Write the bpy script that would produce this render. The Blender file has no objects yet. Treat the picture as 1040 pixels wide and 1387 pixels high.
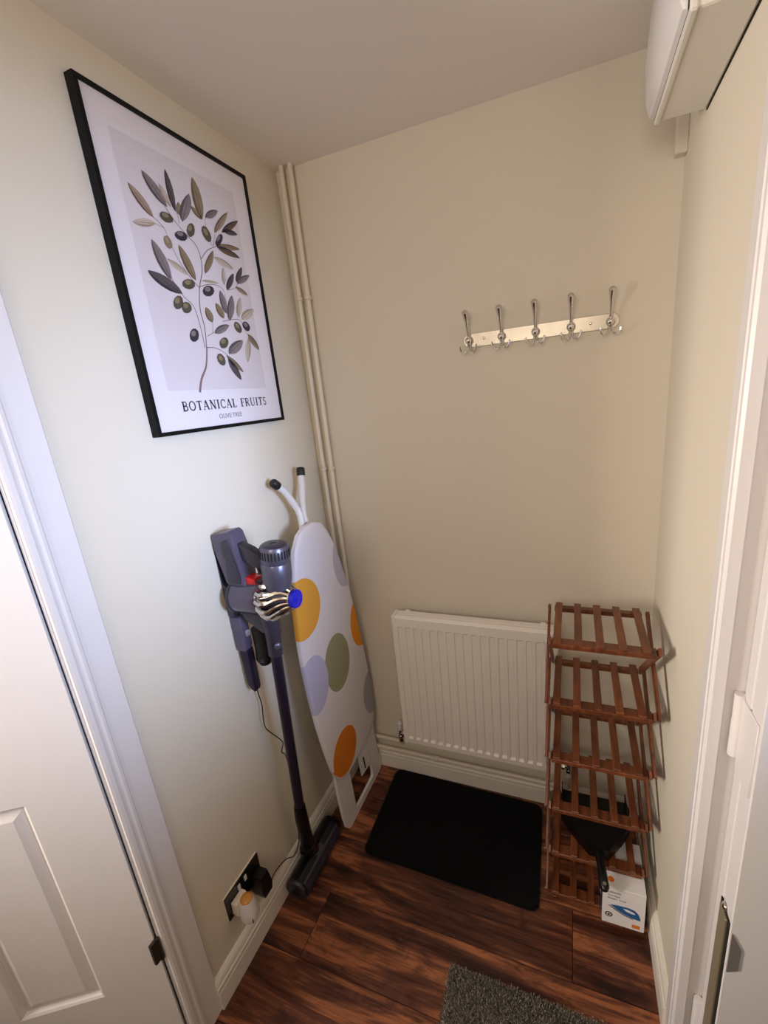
import bpy, bmesh, math, random
from mathutils import Vector, Matrix
random.seed(7)
SC = bpy.context.scene
COL = SC.collection
PI = math.pi

# ------------------------------------------------------------------ camera
H = 2.40           # ceiling height
W = 1.183          # width of the lobby
cam_d = bpy.data.cameras.new('camera')
cam = bpy.data.objects.new('camera', cam_d)
COL.objects.link(cam)
cam_d.sensor_fit = 'VERTICAL'
cam_d.sensor_height = 36.0
cam_d.lens = 590.57 / 1387 * 36.0
cam_d.shift_x = -(542.97 - 520.0) / 1387
cam_d.shift_y = (701.83 - 693.5) / 1387
cam_d.clip_start = 0.02
right = Vector((0.93107908, 0.35282866, -0.09275605))
up = Vector((-0.01267033, 0.28537424, 0.95833241))
fwd = Vector((-0.36459733, 0.89110801, -0.27017644))
m = Matrix((right, up, -fwd)).transposed().to_4x4()
m.translation = Vector((0.93113631, -1.4766956, 1.6496892))
cam.matrix_world = m
SC.camera = cam

# ------------------------------------------------------------------ light and exposure
SC.view_settings.view_transform = 'Standard'
SC.view_settings.look = 'None'
SC.view_settings.gamma = 1
SC.view_settings.use_curve_mapping = False
SC.view_settings.exposure = 0.0
wd = bpy.data.worlds.new('world'); SC.world = wd; wd.use_nodes = True
wd.node_tree.nodes['Background'].inputs[0].default_value = (0.80, 0.87, 1.0, 1)
wd.node_tree.nodes['Background'].inputs[1].default_value = 0.25


def area(name, loc, target, sx, sy, power, col, spread=180):
    d = bpy.data.lights.new(name, 'AREA'); d.shape = 'RECTANGLE'
    d.size = sx; d.size_y = sy; d.energy = power; d.color = col
    d.spread = math.radians(spread)
    o = bpy.data.objects.new(name, d); COL.objects.link(o)
    o.location = loc
    o.rotation_euler = (Vector(target) - Vector(loc)).to_track_quat('-Z', 'Y').to_euler()
    return o


# daylight of the room on the right, through its open doorway onto the left wall
area('daylight_right_room', (2.05, -1.28, 1.55), (0.0, -0.62, 1.50), 0.55, 0.60, 4.9, (0.50, 0.64, 1.0), 48)
# daylight of the room on the left, through its open doorway onto back and right wall
area('daylight_left_room', (-1.10, -1.95, 1.50), (0.95, -0.1, 1.25), 0.36, 0.7, 16.0, (1.0, 0.91, 0.83), 100)
# unseen fill light added behind the camera to lift ceiling and upper walls
area('hall_fill_light', (0.60, -2.55, 1.95), (0.60, 0.0, 2.20), 0.8, 0.6, 11.0, (1.0, 0.91, 0.84), 180)


# ------------------------------------------------------------------ materials
def new_mat(name):
    mt = bpy.data.materials.new(name); mt.use_nodes = True
    nt = mt.node_tree
    return mt, nt, nt.nodes['Principled BSDF']


def plain(name, col, rough=0.5, metal=0.0, var=0.04, vscale=12.0, bump=0.0, bscale=200.0, spec=0.5, coat=0.0):
    mt, nt, b = new_mat(name)
    N, L = nt.nodes, nt.links
    tc = N.new('ShaderNodeTexCoord')
    nz = N.new('ShaderNodeTexNoise'); nz.inputs['Scale'].default_value = vscale; nz.inputs['Detail'].default_value = 4
    L.new(tc.outputs['Object'], nz.inputs['Vector'])
    mx = N.new('ShaderNodeMix'); mx.data_type = 'RGBA'
    mx.inputs[6].default_value = (*[c * (1 - var) for c in col], 1)
    mx.inputs[7].default_value = (*[min(1, c * (1 + var)) for c in col], 1)
    L.new(nz.outputs['Fac'], mx.inputs[0]); L.new(mx.outputs[2], b.inputs['Base Color'])
    b.inputs['Roughness'].default_value = rough
    b.inputs['Metallic'].default_value = metal
    b.inputs['Specular IOR Level'].default_value = spec
    b.inputs['Coat Weight'].default_value = coat
    if bump:
        n2 = N.new('ShaderNodeTexNoise'); n2.inputs['Scale'].default_value = bscale
        L.new(tc.outputs['Object'], n2.inputs['Vector'])
        bp = N.new('ShaderNodeBump'); bp.inputs['Strength'].default_value = bump; bp.inputs['Distance'].default_value = 0.001
        L.new(n2.outputs['Fac'], bp.inputs['Height']); L.new(bp.outputs['Normal'], b.inputs['Normal'])
    return mt


def srgb(r, g, b):
    f = lambda c: (c / 255 / 12.92) if c / 255 <= 0.04045 else ((c / 255 + 0.055) / 1.055) ** 2.4
    return (f(r), f(g), f(b))


M_WALL = plain('cream_wall_paint', srgb(224, 214, 194), 0.75, var=0.015, vscale=3, bump=0.25, bscale=140, spec=0.3)
M_CEIL = plain('ceiling_paint', srgb(240, 231, 222), 0.9, var=0.015, vscale=3, bump=0.2, bscale=90, spec=0.2)
M_GLOSS = plain('white_gloss_paint', srgb(232, 226, 222), 0.38, var=0.02, vscale=5, bump=0.12, bscale=60)
M_CREAMGLOSS = plain('cream_gloss_paint', srgb(234, 226, 212), 0.4, var=0.03, vscale=9)
M_PIPE = plain('painted_pipe', srgb(226, 214, 194), 0.42, var=0.03, vscale=20)
M_RAD = plain('radiator_enamel', srgb(242, 235, 224), 0.35, var=0.015)
M_FRAME = plain('black_frame', srgb(9, 9, 11), 0.5, spec=0.2)
M_PAPER = plain('poster_paper', srgb(228, 220, 222), 0.45, var=0.01)
M_PRINT = plain('poster_ground', srgb(216, 206, 207), 0.5, var=0.05, vscale=14)
M_CHROME = plain('chrome', (0.78, 0.76, 0.73), 0.12, metal=1.0, var=0.02)
M_NICKEL = plain('satin_nickel', (0.42, 0.37, 0.29), 0.36, metal=1.0, var=0.3)
M_MAT = plain('black_mat', (0.004, 0.004, 0.0045), 0.9, var=0.3, vscale=300, bump=0.6, bscale=900, spec=0.15)
M_BLACKP = plain('black_plastic', (0.0020, 0.0020, 0.0026), 0.34, var=0.1, spec=0.35)
M_BLACKGL = plain('black_nickel_plate', (0.012, 0.011, 0.012), 0.15, var=0.1)
M_VAC = plain('grey_purple_plastic', srgb(82, 76, 96), 0.32, var=0.05)
M_VACD = plain('dark_grey_plastic', srgb(50, 46, 58), 0.36, var=0.05)
M_VACM = plain('motor_grey_metallic', srgb(98, 96, 112), 0.3, metal=0.55, var=0.04)
M_BIN = plain('smoky_clear_bin', srgb(78, 72, 90), 0.12, var=0.18, vscale=18, coat=0.4)
M_WAND = plain('dark_anodised_wand', srgb(48, 40, 58), 0.3, metal=0.5, var=0.05)
M_CYC = plain('silver_cyclone', srgb(205, 198, 190), 0.14, metal=1.0, var=0.05)
M_BLUE = plain('blue_cap', (0.010, 0.008, 0.42), 0.25, var=0.05)
M_RED = plain('red_button', (0.62, 0.012, 0.01), 0.35, var=0.05)
M_CAPB = plain('rubber_cap', (0.006, 0.006, 0.006), 0.5)
M_WHITEP = plain('white_plastic', srgb(226, 222, 220), 0.35, var=0.01)
M_BOXW = plain('fuse_box_plastic', srgb(226, 220, 208), 0.4, var=0.01)
M_CREAMP = plain('cream_plastic', srgb(228, 214, 196), 0.4, var=0.02)
M_AMBER = plain('amber_gel', srgb(206, 140, 60), 0.25, var=0.1)
M_CARD = plain('printed_card', srgb(232, 228, 226), 0.5, var=0.01)
M_CARDB = plain('blue_print', srgb(30, 92, 150), 0.45, var=0.15, vscale=60)
M_CARDN = plain('navy_print', srgb(34, 44, 76), 0.45, var=0.1)
M_INK = plain('dark_ink', srgb(52, 50, 58), 0.6)
M_INKG = plain('grey_ink', srgb(120, 116, 118), 0.6)
M_INKO = plain('orange_ink', srgb(224, 120, 40), 0.5)
M_OLIVES = plain('weathered_brass', srgb(150, 136, 104), 0.4, metal=0.5, var=0.1)
M_STEEL = plain('dull_steel', srgb(150, 144, 138), 0.4, metal=0.4, var=0.05)
M_DARK = plain('dark_recess', (0.01, 0.008, 0.006), 0.9)
M_RUST = plain('old_hinge', srgb(50, 42, 34), 0.5, metal=0.4, var=0.3, vscale=80)
ART = {
    't': plain('leaf_tan', srgb(158, 136, 116), 0.6, var=0.18, vscale=70),
    'g': plain('leaf_grey', srgb(128, 116, 114), 0.6, var=0.22, vscale=70),
    'd': plain('leaf_dark', srgb(84, 74, 76), 0.6, var=0.3, vscale=70),
    'p': plain('leaf_pale', srgb(192, 178, 162), 0.6, var=0.12, vscale=70),
    'o': plain('leaf_olive', srgb(136, 120, 92), 0.6, var=0.22, vscale=70),
    'b': plain('leaf_brown', srgb(104, 82, 62), 0.6, var=0.28, vscale=70),
    's': plain('olive_green', srgb(80, 74, 58), 0.6, var=0.4, vscale=50),
    'k': plain('olive_dark', srgb(48, 42, 52), 0.6, var=0.4, vscale=50),
    'w': plain('twig_brown', srgb(128, 104, 104), 0.6, var=0.2, vscale=50),
}


def wood_floor():
    mt, nt, b = new_mat('laminate_walnut'); N, L = nt.nodes, nt.links
    oi = N.new('ShaderNodeObjectInfo'); geo = N.new('ShaderNodeNewGeometry')
    off = N.new('ShaderNodeVectorMath'); off.operation = 'SCALE'; off.inputs['Scale'].default_value = 37.0
    cmb = N.new('ShaderNodeCombineXYZ')
    L.new(oi.outputs['Random'], cmb.inputs[0]); L.new(oi.outputs['Random'], cmb.inputs[1])
    L.new(cmb.outputs[0], off.inputs[0])
    add = N.new('ShaderNodeVectorMath'); L.new(geo.outputs['Position'], add.inputs[0]); L.new(off.outputs[0], add.inputs[1])

    def noise(scale_vec, scale, detail, dist=0.0, rough=0.6):
        mp = N.new('ShaderNodeMapping'); mp.inputs['Scale'].default_value = scale_vec
        L.new(add.outputs[0], mp.inputs['Vector'])
        n = N.new('ShaderNodeTexNoise'); n.inputs['Scale'].default_value = scale; n.inputs['Detail'].default_value = detail
        n.inputs['Distortion'].default_value = dist; n.inputs['Roughness'].default_value = rough
        L.new(mp.outputs[0], n.inputs['Vector']); return n
    broad = noise((0.8, 5.0, 1), 2.2, 4, 1.6)
    fine = noise((0.7, 24.0, 1), 5.0, 7, 0.5, 0.65)
    dark = noise((1.0, 2.6, 1), 5.5, 4, 2.0)
    scr = noise((3.0, 10.0, 1), 14.0, 3, 3.0)
    mixf = N.new('ShaderNodeMix'); mixf.data_type = 'FLOAT'; mixf.inputs[0].default_value = 0.30
    L.new(broad.outputs['Fac'], mixf.inputs[2]); L.new(fine.outputs['Fac'], mixf.inputs[3])
    sh = N.new('ShaderNodeMath'); sh.operation = 'MULTIPLY_ADD'; sh.inputs[1].default_value = 0.10
    L.new(oi.outputs['Random'], sh.inputs[0]); L.new(mixf.outputs[0], sh.inputs[2])
    cr = N.new('ShaderNodeValToRGB'); e = cr.color_ramp.elements
    e[0].position = 0.40; e[0].color = (*srgb(42, 19, 13), 1)
    e[1].position = 0.64; e[1].color = (*srgb(160, 98, 62), 1)
    k = e.new(0.47); k.color = (*srgb(70, 37, 25), 1)
    k = e.new(0.55); k.color = (*srgb(98, 56, 38), 1)
    L.new(sh.outputs[0], cr.inputs[0])
    cd = N.new('ShaderNodeValToRGB'); cd.color_ramp.elements[0].position = 0.56; cd.color_ramp.elements[1].position = 0.72
    L.new(dark.outputs['Fac'], cd.inputs[0])
    cs = N.new('ShaderNodeValToRGB'); cs.color_ramp.elements[0].position = 0.70; cs.color_ramp.elements[1].position = 0.76
    L.new(scr.outputs['Fac'], cs.inputs[0])
    mxm = N.new('ShaderNodeMath'); mxm.operation = 'MAXIMUM'
    L.new(cd.outputs[0], mxm.inputs[0]); L.new(cs.outputs[0], mxm.inputs[1])
    sc = N.new('ShaderNodeMath'); sc.operation = 'MULTIPLY'; sc.inputs[1].default_value = 0.72
    L.new(mxm.outputs[0], sc.inputs[0])
    mx = N.new('ShaderNodeMix'); mx.data_type = 'RGBA'; L.new(sc.outputs[0], mx.inputs[0])
    L.new(cr.outputs[0], mx.inputs[6]); mx.inputs[7].default_value = (*srgb(32, 15, 11), 1)
    L.new(mx.outputs[2], b.inputs['Base Color'])
    b.inputs['Roughness'].default_value = 0.42
    b.inputs['Specular IOR Level'].default_value = 0.35
    bp = N.new('ShaderNodeBump'); bp.inputs['Strength'].default_value = 0.25; bp.inputs['Distance'].default_value = 0.001
    L.new(fine.outputs['Fac'], bp.inputs['Height']); L.new(bp.outputs[0], b.inputs['Normal'])
    return mt


def wood_rack():
    mt, nt, b = new_mat('red_brown_stained_wood'); N, L = nt.nodes, nt.links
    geo = N.new('ShaderNodeNewGeometry'); oi = N.new('ShaderNodeObjectInfo')
    mp = N.new('ShaderNodeMapping'); mp.inputs['Scale'].default_value = (40, 6, 30)
    L.new(geo.outputs['Position'], mp.inputs['Vector'])
    n = N.new('ShaderNodeTexNoise'); n.inputs['Scale'].default_value = 2; n.inputs['Detail'].default_value = 5
    L.new(mp.outputs[0], n.inputs['Vector'])
    ad = N.new('ShaderNodeMath'); ad.operation = 'MULTIPLY_ADD'; ad.inputs[1].default_value = 0.2
    L.new(oi.outputs['Random'], ad.inputs[0]); L.new(n.outputs['Fac'], ad.inputs[2])
    cr = N.new('ShaderNodeValToRGB'); e = cr.color_ramp.elements
    e[0].position = 0.35; e[0].color = (*srgb(76, 37, 18), 1); e[1].position = 0.85; e[1].color = (*srgb(128, 70, 37), 1)
    L.new(ad.outputs[0], cr.inputs[0]); L.new(cr.outputs[0], b.inputs['Base Color'])
    b.inputs['Roughness'].default_value = 0.35
    return mt


def cover_mat():
    """ironing board cover: cotton with large printed dots (flat print), laid out in the cover's own coordinates"""
    mt, nt, b = new_mat('dotted_cotton_cover'); N, L = nt.nodes, nt.links
    tc = N.new('ShaderNodeTexCoord')
    sp = N.new('ShaderNodeSeparateXYZ'); L.new(tc.outputs['Object'], sp.inputs[0])
    cur = None
    base = (*srgb(222, 214, 214), 1)
    dots = [  # y, z, radius y, radius z, colour
        (-0.262 + .005, 0.712, 0.088, 0.112, srgb(152, 148, 112)),
        (-0.412, 0.722, 0.082, 0.108, srgb(186, 182, 206)),
        (-0.402, 1.005, 0.103, 0.103, srgb(226, 160, 60)),
        (-0.050, 0.770, 0.080, 0.105, srgb(228, 146, 44)),
        (-0.306, 0.352, 0.090, 0.092, srgb(214, 122, 34)),
        (-0.040, 0.425, 0.076, 0.100, srgb(172, 166, 176)),
        (-0.105, 1.062, 0.075, 0.105, srgb(188, 180, 188)),
    ]
    for (cy, cz, ry, rz, c) in dots:
        def sub(o, v, r):
            s_ = N.new('ShaderNodeMath'); s_.operation = 'SUBTRACT'; L.new(o, s_.inputs[0]); s_.inputs[1].default_value = v
            d_ = N.new('ShaderNodeMath'); d_.operation = 'DIVIDE'; L.new(s_.outputs[0], d_.inputs[0]); d_.inputs[1].default_value = r
            p_ = N.new('ShaderNodeMath'); p_.operation = 'MULTIPLY'; L.new(d_.outputs[0], p_.inputs[0]); L.new(d_.outputs[0], p_.inputs[1])
            return p_.outputs[0]
        a = N.new('ShaderNodeMath'); a.operation = 'ADD'
        L.new(sub(sp.outputs[1], cy + 0.24, ry), a.inputs[0]); L.new(sub(sp.outputs[2], cz, rz), a.inputs[1])
        lt = N.new('ShaderNodeMath'); lt.operation = 'LESS_THAN'; lt.inputs[1].default_value = 1.0; L.new(a.outputs[0], lt.inputs[0])
        mx = N.new('ShaderNodeMix'); mx.data_type = 'RGBA'; L.new(lt.outputs[0], mx.inputs[0])
        if cur is None: mx.inputs[6].default_value = base
        else: L.new(cur, mx.inputs[6])
        mx.inputs[7].default_value = (*c, 1); cur = mx.outputs[2]
    L.new(cur, b.inputs['Base Color']); b.inputs['Roughness'].default_value = 0.85
    b.inputs['Specular IOR Level'].default_value = 0.2
    nz = N.new('ShaderNodeTexNoise'); nz.inputs['Scale'].default_value = 500; L.new(tc.outputs['Object'], nz.inputs['Vector'])
    bp = N.new('ShaderNodeBump'); bp.inputs['Strength'].default_value = 0.2; bp.inputs['Distance'].default_value = 0.0006
    L.new(nz.outputs['Fac'], bp.inputs['Height']); L.new(bp.outputs[0], b.inputs['Normal'])
    return mt


def rug_mat():
    mt, nt, b = new_mat('grey_rug_yarn'); N, L = nt.nodes, nt.links
    geo = N.new('ShaderNodeNewGeometry')
    n = N.new('ShaderNodeTexNoise'); n.inputs['Scale'].default_value = 260; n.inputs['Detail'].default_value = 2
    L.new(geo.outputs['Position'], n.inputs['Vector'])
    cr = N.new('ShaderNodeValToRGB'); e = cr.color_ramp.elements
    e[0].position = 0.35; e[0].color = (*srgb(96, 90, 82), 1); e[1].position = 0.68; e[1].color = (*srgb(186, 176, 160), 1)
    L.new(n.outputs['Fac'], cr.inputs[0]); L.new(cr.outputs[0], b.inputs['Base Color'])
    b.inputs['Roughness'].default_value = 0.9
    return mt


M_FLOOR = wood_floor(); M_RACK = wood_rack(); M_COVER = cover_mat(); M_RUG = rug_mat()

# ------------------------------------------------------------------ helpers
ORG = {}


class B:
    """collects shapes given in world coordinates; build() links them as ONE mesh object"""
    def __init__(s): s.bm = bmesh.new()

    def box(s, x0, x1, y0, y1, z0, z1, bev=0.0, seg=1):
        r = bmesh.ops.create_cube(s.bm, size=1)
        vs = r['verts']
        for v in vs:
            v.co = Vector(((x0 + x1) / 2 + v.co.x * (x1 - x0), (y0 + y1) / 2 + v.co.y * (y1 - y0), (z0 + z1) / 2 + v.co.z * (z1 - z0)))
        if bev:
            es = list({e for v in vs for e in v.link_edges})
            bmesh.ops.bevel(s.bm, geom=es, offset=bev, segments=seg, profile=0.5, affect='EDGES')
        return s

    def obox(s, c, ax, ay, az, dx, dy, dz, bev=0.0, seg=1):
        """box of half sizes dx,dy,dz along unit axes"""
        r = bmesh.ops.create_cube(s.bm, size=2)
        c, ax, ay, az = map(Vector, (c, ax, ay, az))
        for v in r['verts']:
            v.co = c + ax * v.co.x * dx + ay * v.co.y * dy + az * v.co.z * dz
        if bev:
            es = list({e for v in r['verts'] for e in v.link_edges})
            bmesh.ops.bevel(s.bm, geom=es, offset=bev, segments=seg, profile=0.5, affect='EDGES')
        return s

    def bar(s, p0, p1, w, t, side=(1, 0, 0), bev=0.0015):
        """flat board from p0 to p1, width w across, thickness t along side"""
        p0, p1, sd = Vector(p0), Vector(p1), Vector(side)
        a = (p1 - p0); ln = a.length; a.normalize(); n = a.cross(sd).normalized()
        return s.obox((p0 + p1) / 2, a, n, sd, ln / 2, w / 2, t / 2, bev)

    def tube(s, pts, r, n=12, cap=True):
        pts = [Vector(p) for p in pts]
        rs = r if isinstance(r, (list, tuple)) else [r] * len(pts)
        prev = None; rings = []
        for i, p in enumerate(pts):
            if i == 0: t = pts[1] - p
            elif i == len(pts) - 1: t = p - pts[i - 1]
            else: t = (pts[i + 1] - p).normalized() + (p - pts[i - 1]).normalized()
            t.normalize()
            if prev is None:
                u = t.orthogonal().normalized()
            else:
                u = (prev - t * prev.dot(t)).normalized()
            prev = u; v = t.cross(u)
            rings.append([s.bm.verts.new(p + (u * math.cos(2 * PI * k / n) + v * math.sin(2 * PI * k / n)) * rs[i]) for k in range(n)])
        for a, b in zip(rings, rings[1:]):
            for k in range(n):
                s.bm.faces.new((a[k], a[(k + 1) % n], b[(k + 1) % n], b[k]))
        if cap:
            s.bm.faces.new(rings[0][::-1]); s.bm.faces.new(rings[-1])
        return s

    def lathe(s, c, axis, prof, n=24, squash=None):
        """prof: list of (distance along axis, radius)"""
        ax = Vector(axis).normalized(); u = ax.orthogonal().normalized(); v = ax.cross(u); c = Vector(c)
        rings = []
        for d, r in prof:
            rings.append([s.bm.verts.new(c + ax * d + (u * math.cos(2 * PI * k / n) + v * math.sin(2 * PI * k / n)) * max(r, 1e-5)) for k in range(n)])
        for a, b in zip(rings, rings[1:]):
            for k in range(n):
                s.bm.faces.new((a[k], a[(k + 1) % n], b[(k + 1) % n], b[k]))
        s.bm.faces.new(rings[0][::-1]); s.bm.faces.new(rings[-1])
        return s

    def prism(s, poly, f, d0, d1, bev=0.0, seg=2):
        """poly: 2D outline; f(u, v, d) -> world point"""
        a = [s.bm.verts.new(f(u, v, d0)) for u, v in poly]
        b = [s.bm.verts.new(f(u, v, d1)) for u, v in poly]
        n = len(poly)
        fa = s.bm.faces.new(a); fb = s.bm.faces.new(b[::-1])
        for i in range(n):
            s.bm.faces.new((a[i], b[i], b[(i + 1) % n], a[(i + 1) % n]))
        if bev:
            es = list(fb.edges) + list(fa.edges)
            bmesh.ops.bevel(s.bm, geom=es, offset=bev, segments=seg, profile=0.5, affect='EDGES')
        return s

    def flat(s, poly):
        s.bm.faces.new([s.bm.verts.new(p) for p in poly]); return s

    def build(s, name, mat, parent=None, org=None, smooth=False, kind=None):
        bm = s.bm
        bmesh.ops.recalc_face_normals(bm, faces=bm.faces)
        if parent is not None: o0 = ORG[parent.name]
        elif org is not None: o0 = Vector(org)
        else:
            xs = [v.co for v in bm.verts]
            o0 = Vector(((min(v.x for v in xs) + max(v.x for v in xs)) / 2, (min(v.y for v in xs) + max(v.y for v in xs)) / 2, min(v.z for v in xs)))
        bmesh.ops.translate(bm, verts=bm.verts, vec=-o0)
        me = bpy.data.meshes.new(name); bm.to_mesh(me); bm.free()
        mats = mat if isinstance(mat, (list, tuple)) else [mat]
        for x in mats: me.materials.append(x)
        if smooth:
            me.polygons.foreach_set('use_smooth', [True] * len(me.polygons))
            me.set_sharp_from_angle(angle=math.radians(38))
        o = bpy.data.objects.new(name, me); COL.objects.link(o)
        if parent is not None: o.parent = parent
        else: o.location = o0
        ORG[o.name] = o0
        if kind: o['kind'] = kind
        return o


def thing(name, loc, label, cat, group=None):
    o = bpy.data.objects.new(name, None); COL.objects.link(o); o.location = loc
    o.empty_display_size = 0.05
    ORG[o.name] = Vector(loc); tag(o, label, cat, group); return o


def tag(o, label, cat, group=None):
    o['label'] = label; o['category'] = cat
    if group: o['group'] = group
    return o


def dup(o, parent, off):
    c = o.copy(); COL.objects.link(c); c.parent = parent
    c.location = Vector(o.location) + Vector(off); ORG[c.name] = ORG[o.name]
    return c


def text_mesh(body, size, f, name, mat, parent, width=None, kind=None, lift=0.0):
    """flat printed lettering; f(u, v) -> world point"""
    cu = bpy.data.curves.new('lettering', 'FONT'); cu.body = body; cu.size = size; cu.resolution_u = 3
    to = bpy.data.objects.new('lettering_source', cu); COL.objects.link(to)
    dg = bpy.context.evaluated_depsgraph_get(); dg.update()
    me = bpy.data.meshes.new_from_object(to.evaluated_get(dg))
    bpy.data.objects.remove(to)
    xs = [v.co.x for v in me.vertices]; w = max(xs) - min(xs); x0 = min(xs)
    k = (width / w) if width else 1
    o0 = ORG[parent.name]
    for v in me.vertices:
        v.co = Vector(f((v.co.x - x0) * k, v.co.y)) - o0
    me.materials.clear(); me.materials.append(mat)
    o = bpy.data.objects.new(name, me); COL.objects.link(o); o.parent = parent; ORG[o.name] = o0
    return o

LEAVES=[((-0.579, 2.098), (-0.63, 2.151), (-0.595, 2.133), (-0.615, 2.118), 't'), ((-0.531, 2.134), (-0.585, 2.19), (-0.547, 2.172), (-0.571, 2.154), 'g'), ((-0.507, 2.132), (-0.514, 2.218), (-0.5, 2.181), (-0.521, 2.171), 'd'), ((-0.518, 2.138), (-0.542, 2.179), (-0.522, 2.164), (-0.538, 2.154), 'p'), ((-0.577, 2.086), (-0.64, 2.073), (-0.606, 2.089), (-0.613, 2.07), 'p'), ((-0.49, 2.115), (-0.449, 2.188), (-0.452, 2.154), (-0.487, 2.149), 'g'), ((-0.496, 2.127), (-0.491, 2.157), (-0.484, 2.145), (-0.503, 2.139), 't'), ((-0.418, 2.14), (-0.427, 2.232), (-0.405, 2.195), (-0.439, 2.179), 'o'), ((-0.421, 2.139), (-0.451, 2.161), (-0.428, 2.156), (-0.443, 2.145), 'o'), ((-0.405, 2.149), (-0.351, 2.18), (-0.373, 2.157), (-0.383, 2.171), 'g'), ((-0.38, 2.119), (-0.312, 2.188), (-0.335, 2.152), (-0.358, 2.154), 't'), ((-0.35, 2.128), (-0.271, 2.178), (-0.305, 2.147), (-0.318, 2.158), 'b'), ((-0.343, 2.136), (-0.284, 2.139), (-0.32, 2.129), (-0.308, 2.145), 'd'), ((-0.381, 2.086), (-0.291, 2.077), (-0.345, 2.073), (-0.33, 2.09), 'b'), ((-0.38, 2.089), (-0.284, 2.101), (-0.338, 2.087), (-0.329, 2.103), 'o'), ((-0.445, 2.007), (-0.399, 2.072), (-0.41, 2.039), (-0.434, 2.039), 'o'), ((-0.4, 2.056), (-0.329, 2.04), (-0.374, 2.04), (-0.357, 2.056), 'p'), ((-0.565, 1.97), (-0.599, 2.049), (-0.568, 2.018), (-0.596, 2.003), 'g'), ((-0.564, 2.016), (-0.504, 1.99), (-0.542, 1.997), (-0.528, 2.009), 'p'), ((-0.484, 1.983), (-0.519, 2.057), (-0.489, 2.028), (-0.515, 2.014), 'o'), ((-0.539, 1.943), (-0.629, 1.978), (-0.574, 1.973), (-0.598, 1.95), 'd'), ((-0.378, 1.991), (-0.371, 2.037), (-0.365, 2.017), (-0.384, 2.012), 'p'), ((-0.462, 1.987), (-0.4, 1.991), (-0.434, 1.985), (-0.43, 1.993), 'p'), ((-0.371, 1.979), (-0.332, 2.029), (-0.341, 2.003), (-0.363, 2.005), 'd'), ((-0.325, 2.008), (-0.29, 2.054), (-0.297, 2.03), (-0.318, 2.031), 'd'), ((-0.324, 2.004), (-0.26, 2.038), (-0.286, 2.015), (-0.299, 2.027), 'g'), ((-0.333, 1.994), (-0.284, 1.978), (-0.316, 1.981), (-0.302, 1.992), 't'), ((-0.392, 1.915), (-0.401, 1.974), (-0.384, 1.949), (-0.409, 1.941), 'g'), ((-0.383, 1.898), (-0.356, 1.968), (-0.354, 1.935), (-0.385, 1.932), 'g'), ((-0.343, 1.912), (-0.321, 1.968), (-0.32, 1.941), (-0.345, 1.939), 'p'), ((-0.331, 1.907), (-0.267, 1.943), (-0.289, 1.917), (-0.311, 1.933), 'p'), ((-0.453, 1.859), (-0.389, 1.886), (-0.417, 1.864), (-0.427, 1.881), 'g'), ((-0.412, 1.808), (-0.343, 1.849), (-0.365, 1.819), (-0.391, 1.837), 'g'), ((-0.315, 1.868), (-0.274, 1.825), (-0.305, 1.842), (-0.284, 1.852), 'o'), ((-0.316, 1.858), (-0.338, 1.786), (-0.34, 1.821), (-0.314, 1.823), 'p'), ((-0.419, 1.795), (-0.38, 1.736), (-0.412, 1.761), (-0.388, 1.771), 'd'), ((-0.424, 1.803), (-0.364, 1.758), (-0.403, 1.776), (-0.387, 1.786), 'o'), ((-0.406, 1.901), (-0.427, 1.938), (-0.404, 1.925), (-0.428, 1.915), 'o'), ((-0.453, 1.886), (-0.468, 1.922), (-0.448, 1.909), (-0.473, 1.899), 'o')]
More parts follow.
